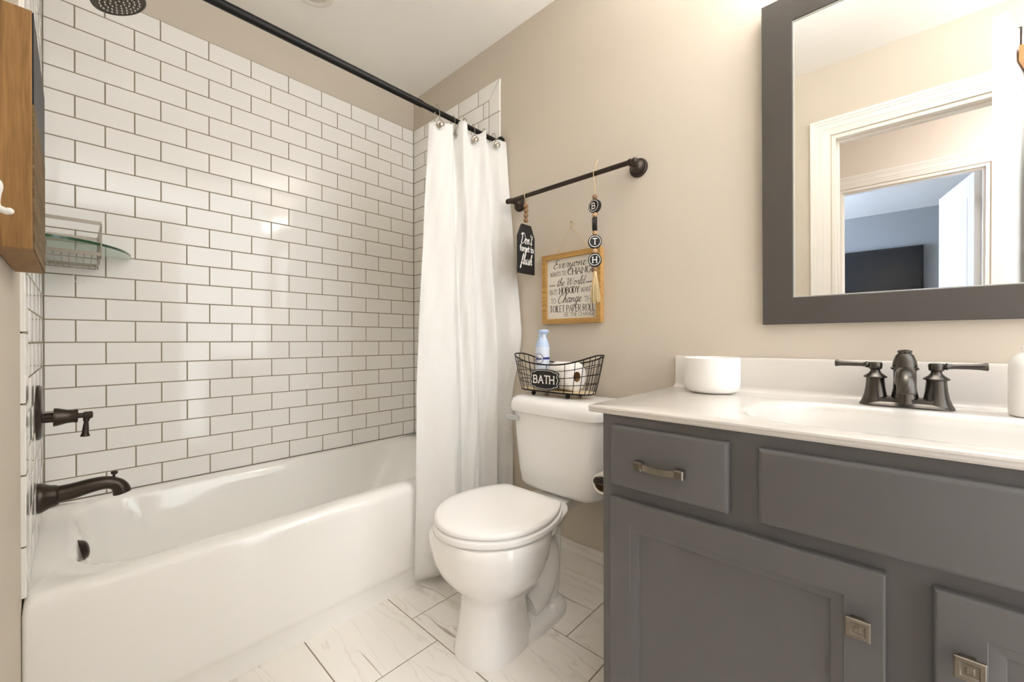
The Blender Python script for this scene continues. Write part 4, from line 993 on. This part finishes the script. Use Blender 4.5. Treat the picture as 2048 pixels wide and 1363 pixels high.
# face frame
FY = [(-63.5,-65.1),(-73.9,-76.7),(-82.4,-85.4),(-91.6,-94.4),(-104.0,-105.6)]
q.box(FX, FX+.75, VY1, VY0, 29.9, VZ); q.box(FX, FX+.75, VY1, VY0, 4.2, 5.6)
for a, c_ in ((-65.1, -73.9), (-73.9, -76.7), (-76.7, -91.6), (-91.6, -94.4), (-94.4, -104.0)): q.box(FX, FX+.75, c_, a, 23.6, 25.7)
for a, c_ in FY:
    z0, z1 = (25.7, 29.9) if (a, c_) in (FY[1], FY[3]) else ((5.6, 23.6) if (a, c_) == FY[2] else (5.6, 29.9))
    q.box(FX, FX+.75, c_, a, z0, z1)
q.box(FX+1.2, FX+1.3, VY1+.7, VY0-.7, 5, 30)
q.build('carcass', 'cabinet_paint', vn, smooth=0)
def front(mb, y0, y1, z0, z1, th=.75, e=.14):
    def rg(i, d): return [Vector((FX-.01-d, y0-i, z0+i)), Vector((FX-.01-d, y1+i, z0+i)), Vector((FX-.01-d, y1+i, z1-i)), Vector((FX-.01-d, y0-i, z1-i))]
    return rg
def slab_front(name, y0, y1, z0, z1):
    q = MB(); rg = front(q, y0, y1, z0, z1)
    q.loft([rg(0,0), rg(0,.52), rg(.05,.62), rg(.16,.70), rg(.3,.75)], True, True); return q.build(name, 'cabinet_paint', vn, smooth=25)
def pull(parent, yc, zc):
    q = MB()
    for sg in (-1, 1):
        q.loft([[Vector((x, yc+sg*1.72+a, zc+c_)) for a, c_ in ((-.36*k_,-.36*k_),(.36*k_,-.36*k_),(.36*k_,.36*k_),(-.36*k_,.36*k_))] for x, k_ in ((FX-.75,1),(FX-1.35,1),(FX-1.45,.8),(FX-1.45,.55),(FX-1.40,.5),(FX-1.40,.3),(FX-1.46,.25))], True, True)
    pts = [(FX-1.15-.42*(1-(s_/1.45)**2), yc+s_) for s_ in [-1.45+2.9*i/14 for i in range(15)]]
    q.loft([[Vector((x, y, zc-.26)), Vector((x-.16, y, zc-.26)), Vector((x-.16, y, zc+.26)), Vector((x, y, zc+.26))] for x, y in pts], True, True)
    q.build('handle', 'aged_nickel', parent, smooth=30)
def knob(parent, yc, zc):
    q = MB(); sq = lambda x, k_: [Vector((x, yc+a*k_, zc+c_*k_)) for a, c_ in ((-.6,-.6),(.6,-.6),(.6,.6),(-.6,.6))]
    q.loft([sq(FX-.72,.55), sq(FX-1.1,.5), sq(FX-1.35,.72), sq(FX-1.5,.98), sq(FX-1.66,1.0), sq(FX-1.74,.9), sq(FX-1.74,.62), sq(FX-1.66,.52), sq(FX-1.66,.3), sq(FX-1.76,.24)], True, True)
    q.build('knob', 'aged_nickel', parent, smooth=25, bevel=.03)
d1 = slab_front('drawer', -64.65, -74.3, 25.2, 30.5); pull(d1, -69.2, 27.5)
slab_front('false_front', -76.25, -91.95, 25.2, 30.45)
d2 = slab_front('drawer', -93.9, -103.55, 25.2, 30.5); pull(d2, -98.6, 27.5)
def cab_door(y0, y1, z0, z1, ky):
    q = MB(); rg = front(q, y0, y1, z0, z1)
    q.loft([rg(0,0), rg(0,.6), rg(.06,.72), rg(.12,.75), rg(1.95,.75), rg(2.0,.66), rg(2.1,.64), rg(2.62,.5), rg(2.68,.36), rg(3.0,.36)], True, True)
    d = q.build('door', 'cabinet_paint', vn, smooth=20); knob(d, ky, z1-3.35)
cab_door(-64.55, -82.9, 4.6, 24.1, -81.65); cab_door(-84.9, -103.3, 4.6, 24.1, -86.15)

# counter with moulded basin and backsplash
ct = thing('vanity_countertop', 'glossy white vanity countertop with a moulded sink and backsplash', 'countertop', (46.5, -84, 31.4))
q = MB(); cx0, cx1, cya, cyb = 35.93, 57.95, -105.9, -62.0
TZc = 32.02
co = lambda i, r, z: rrect(cx0+i, cx1-i*.1, cya+i*.1, cyb-i, r, z, 12)
bo = lambda i, z, e=0: [Vector((45.3+(6.9-i)*0 + p.x, p.y, z)) for p in [Vector((0,0,0))]]
def basin(i, z, k=1.0): return rrect(38.75+i, 52.1-i*.9, -94.4+i*1.3, -73.9-i*1.3, max(1.2, 4.6-i*.25), z, 12)
q.loft([co(.25,.2,31.36), co(.1,.3,31.40), co(.02,.35,31.55), co(.06,.35,31.72), co(.0,.35,31.82), co(.06,.35,31.96), co(.22,.35,TZc),
        basin(-.55,TZc), basin(-.25,TZc-.02), basin(0,TZc-.16), basin(.25,TZc-.5), basin(.7,TZc-1.6), basin(1.3,TZc-3.2), basin(2.3,TZc-4.5), basin(3.8,TZc-5.1), basin(5.2,TZc-5.3)], True, True)
q.build('counter_with_basin', 'cultured_marble', ct, smooth=35)
q = MB()
def bs(y, dz=0, dx=0): return [Vector((a, y, c_)) for a, c_ in ((58.1,TZc-.05),(56.3+dx,TZc-.02),(56.75+dx,TZc+.08),(57.0+dx,TZc+.3),(57.08+dx,TZc+.6),(57.1+dx,TZc+3.75-dz),(57.2+dx,TZc+3.95-dz),(57.4+dx,TZc+4.02-dz),(58.1,TZc+4.02-dz))]
q.loft([bs(-62.1,.1,.3), bs(-62.25,.0,.06), bs(-62.6), bs(-105.8)], True, True); q.build('backsplash', 'cultured_marble', ct, smooth=35)
q = MB(); q.lathe([(1.1,0),(1.1,.1),(.9,.16),(.2,.1)], (45.4,-84.15,TZc-5.3), (0,0,1), 24); q.build('drain', 'bronze', ct)

# faucet
fc = thing('sink_faucet', 'dark bronze two-handle faucet behind the sink', 'faucet', (54.0, -84.1, 32.02))
fx, fy, fz = 54.3, -84.1, 32.03
q = MB(); pl_ = lambda i, z: rrect(fx-1.25+i, fx+1.25-i, fy-3.15+i, fy+3.15-i, 1.2-i*.4, z, 8)
q.loft([pl_(0,fz), pl_(0,fz+.12), pl_(.1,fz+.25), pl_(.3,fz+.42), pl_(.38,fz+.75), pl_(.6,fz+.85)]); q.build('base_plate', 'bronze_satin', fc, smooth=35)
for y, d in ((fy+2.0, 1), (fy-2.0, -1)):
    q = MB(); q.lathe([(1.15,0),(1.15,.15),(1.0,.4),(.82,.95),(.72,1.6),(.66,2.3),(.66,2.5),(.84,2.56),(.86,2.66),(.5,2.95),(.36,3.15),(.36,3.3),(.5,3.4),(.54,3.85),(.46,3.98),(.1,4.02)], (fx, y, fz), (0,0,1), 32)
    hb = q.build('valve', 'bronze_satin', fc)
    q = MB(); q.lathe([(.24,.3),(.24,.5),(.32,.62),(.22,.74),(.2,1.0),(.22,1.9),(.27,2.6),(.34,2.9),(.3,2.98),(.05,3.0)], (fx, y, fz+3.72), (0, d, .03), 20); q.build('handle', 'bronze_satin', hb)
q = MB(); q.lathe([(1.15,0),(1.1,.3),(.95,.8),(.8,1.6),(.76,2.4),(.78,3.3),(.95,3.38),(.97,3.52),(.86,3.62),(.8,4.1),(.62,4.65),(.44,4.85),(.5,4.95),(.5,5.08),(.3,5.16),(.05,5.18)], (fx, fy, fz), (0,0,1), 32)
q.build('column', 'bronze_satin', fc)
q = MB(); q.tube(catmull([(fx-.2,fy,fz+2.2),(fx-1.4,fy,fz+2.95),(fx-2.8,fy,fz+3.05),(fx-4.0,fy,fz+2.6),(fx-4.5,fy,fz+2.0),(fx-4.6,fy,fz+1.6)], 6), lambda t: .72-.14*t, 20); q.build('spout', 'bronze_satin', fc)
# cup
cp = MB(); cp.lathe([(2.2,0),(2.5,.05),(2.8,.3),(2.94,.75),(2.98,1.4),(2.98,3.95),(2.9,4.04),(2.78,3.98),(2.76,1.2),(2.5,.5),(.1,.4)], (53.9, -67.75, 32.06), (0,0,1), 56)
tag(cp.build('ceramic_cup', 'ceramic_white', smooth=40), 'wide white ceramic cup on the left end of the countertop', 'cup')
# soap dispenser
sd = thing('soap_dispenser', 'white soap dispenser cut off by the right edge, beside the faucet', 'soap dispenser', (53.9, -91.35, 32.05))
q = MB(); q.lathe([(1.15,0),(1.27,.1),(1.3,.4),(1.3,3.9),(1.24,4.3),(1.05,4.7),(.75,4.98),(.5,5.1)], (53.9,-91.35,32.05), (0,0,1), 40); q.lathe([(.45,5.05),(.62,5.2),(.62,5.45),(.45,5.55)], (53.9,-91.35,32.05), (0,0,1), 28); q.build('bottle', 'soap_white', sd)
q = MB(); q.lathe([(.4,5.5),(.4,6.1),(.4,6.12),(.4,6.4),(.1,6.45)], (53.9,-91.35,32.05), (0,0,1), 24); q.tube([(53.9,-91.35,38.3),(53.5,-92.8,38.25),(53.45,-93.0,38.0)], .13, 10); q.build('pump', 'gold_pump', sd)

# toilet-paper holder on the cabinet side with an almost finished roll
th = thing('paper_holder', 'dark bronze toilet paper holder on the side of the vanity', 'paper holder', (41.0, -62.5, 23))
ez, ey, ex = 23.1, -60.2, 40.8
q = MB(); q.lathe([(1.2,.02),(1.15,.2),(.6,.4),(.36,.6),(.32,3.0)], (ex, VY0, ez), (0,1,0), 24); q.build('post', 'bronze', th)
q = MB(); q.sphere((ex, ey, ez), .44, 18); q.tube([(ex,ey,ez),(ex+5.2,ey,ez)], .26, 14); q.sphere((ex+5.3,ey,ez), .36, 14); q.build('arm', 'bronze', th)
paper_roll('toilet_roll', 'nearly finished toilet roll on the holder at the vanity side', (ex+2.9, ey, ez-.55), (1, 0, 0), 1.12, .82, 4.2)

# ================================================================== MIRROR
mr = thing('wall_mirror', 'large rectangular mirror in a wide dark gray frame above the sink', 'mirror', (57.6, -84.15, 39.9))
my0, my1, mz0, mz1 = -72.28, -96.0, 39.9, 76.35
TL = rad(0.9)
def mt(d, y, z):     # d = distance out from the wall; the mirror hangs with its top leaning out
    return Vector((XW-.02-d-(z-mz0)*math.tan(TL), y, z))
o4 = [(my0,mz0),(my1,mz0),(my1,mz1),(my0,mz1)]
def rg4(i, d): return [mt(d, a, c_) for a, c_ in ((my0-i,mz0+i),(my1+i,mz0+i),(my1+i,mz1-i),(my0-i,mz1-i))]
q = MB(); q.loft([rg4(0,0), rg4(0,.7), rg4(.06,.78), rg4(2.9,.72), rg4(2.98,.66), rg4(3.0,.3)], True, False); q.build('frame', 'mirror_frame', mr, smooth=20)
q = MB(); q.loft([rg4(2.96,.62), rg4(3.06,.62), rg4(3.06,.5)], False, False); q.build('inner_lip', 'mirror_lip', mr, smooth=0)
q = MB(); q.add(rg4(2.9,.5), [(0,1,2,3)]); q.add(rg4(2.9,.35), [(0,1,2,3)]); q.build('glass', 'mirror_glass', mr, smooth=0)

# ================================================================== VANITY LIGHT
vl = thing('vanity_light', 'wall light with three frosted bowls above the mirror', 'wall lamp', (57, -84.15, 77.4))
q = MB(); q.box(57.3, XW-.01, -94.4, -73.9, 77.8, 81.8); q.build('back_plate', 'bronze', vl, smooth=0, bevel=.2)
for y in (-76.6, -84.15, -91.7):
    q = MB(); q.tube(catmull([(57.3,y,79.2),(55.6,y,78.0),(54.2,y,77.6),(53.6,y,78.0)], 5), .3, 12); q.lathe([(.4,-.4),(1.0,-.2),(1.3,.1),(1.3,.5)], (53.6,y,78.1), (0,0,1), 20); q.build('arm', 'bronze', vl)
    q = MB(); q.lathe([(1.2,0),(1.7,.4),(2.2,1.4),(2.5,2.6),(2.7,3.8),(2.6,3.8),(2.4,2.6),(2.1,1.4),(1.6,.55),(.1,.5)], (53.6,y,78.5), (0,0,1), 28); q.build('shade', 'globe_glass', vl)
    q = MB(); q.lathe([(.6,0),(1.0,.5),(1.15,1.1),(.9,1.7),(.4,2.0),(.05,2.05)], (53.6,y,80.2), (0,0,1), 20); q.build('bulb', 'bulb', vl)
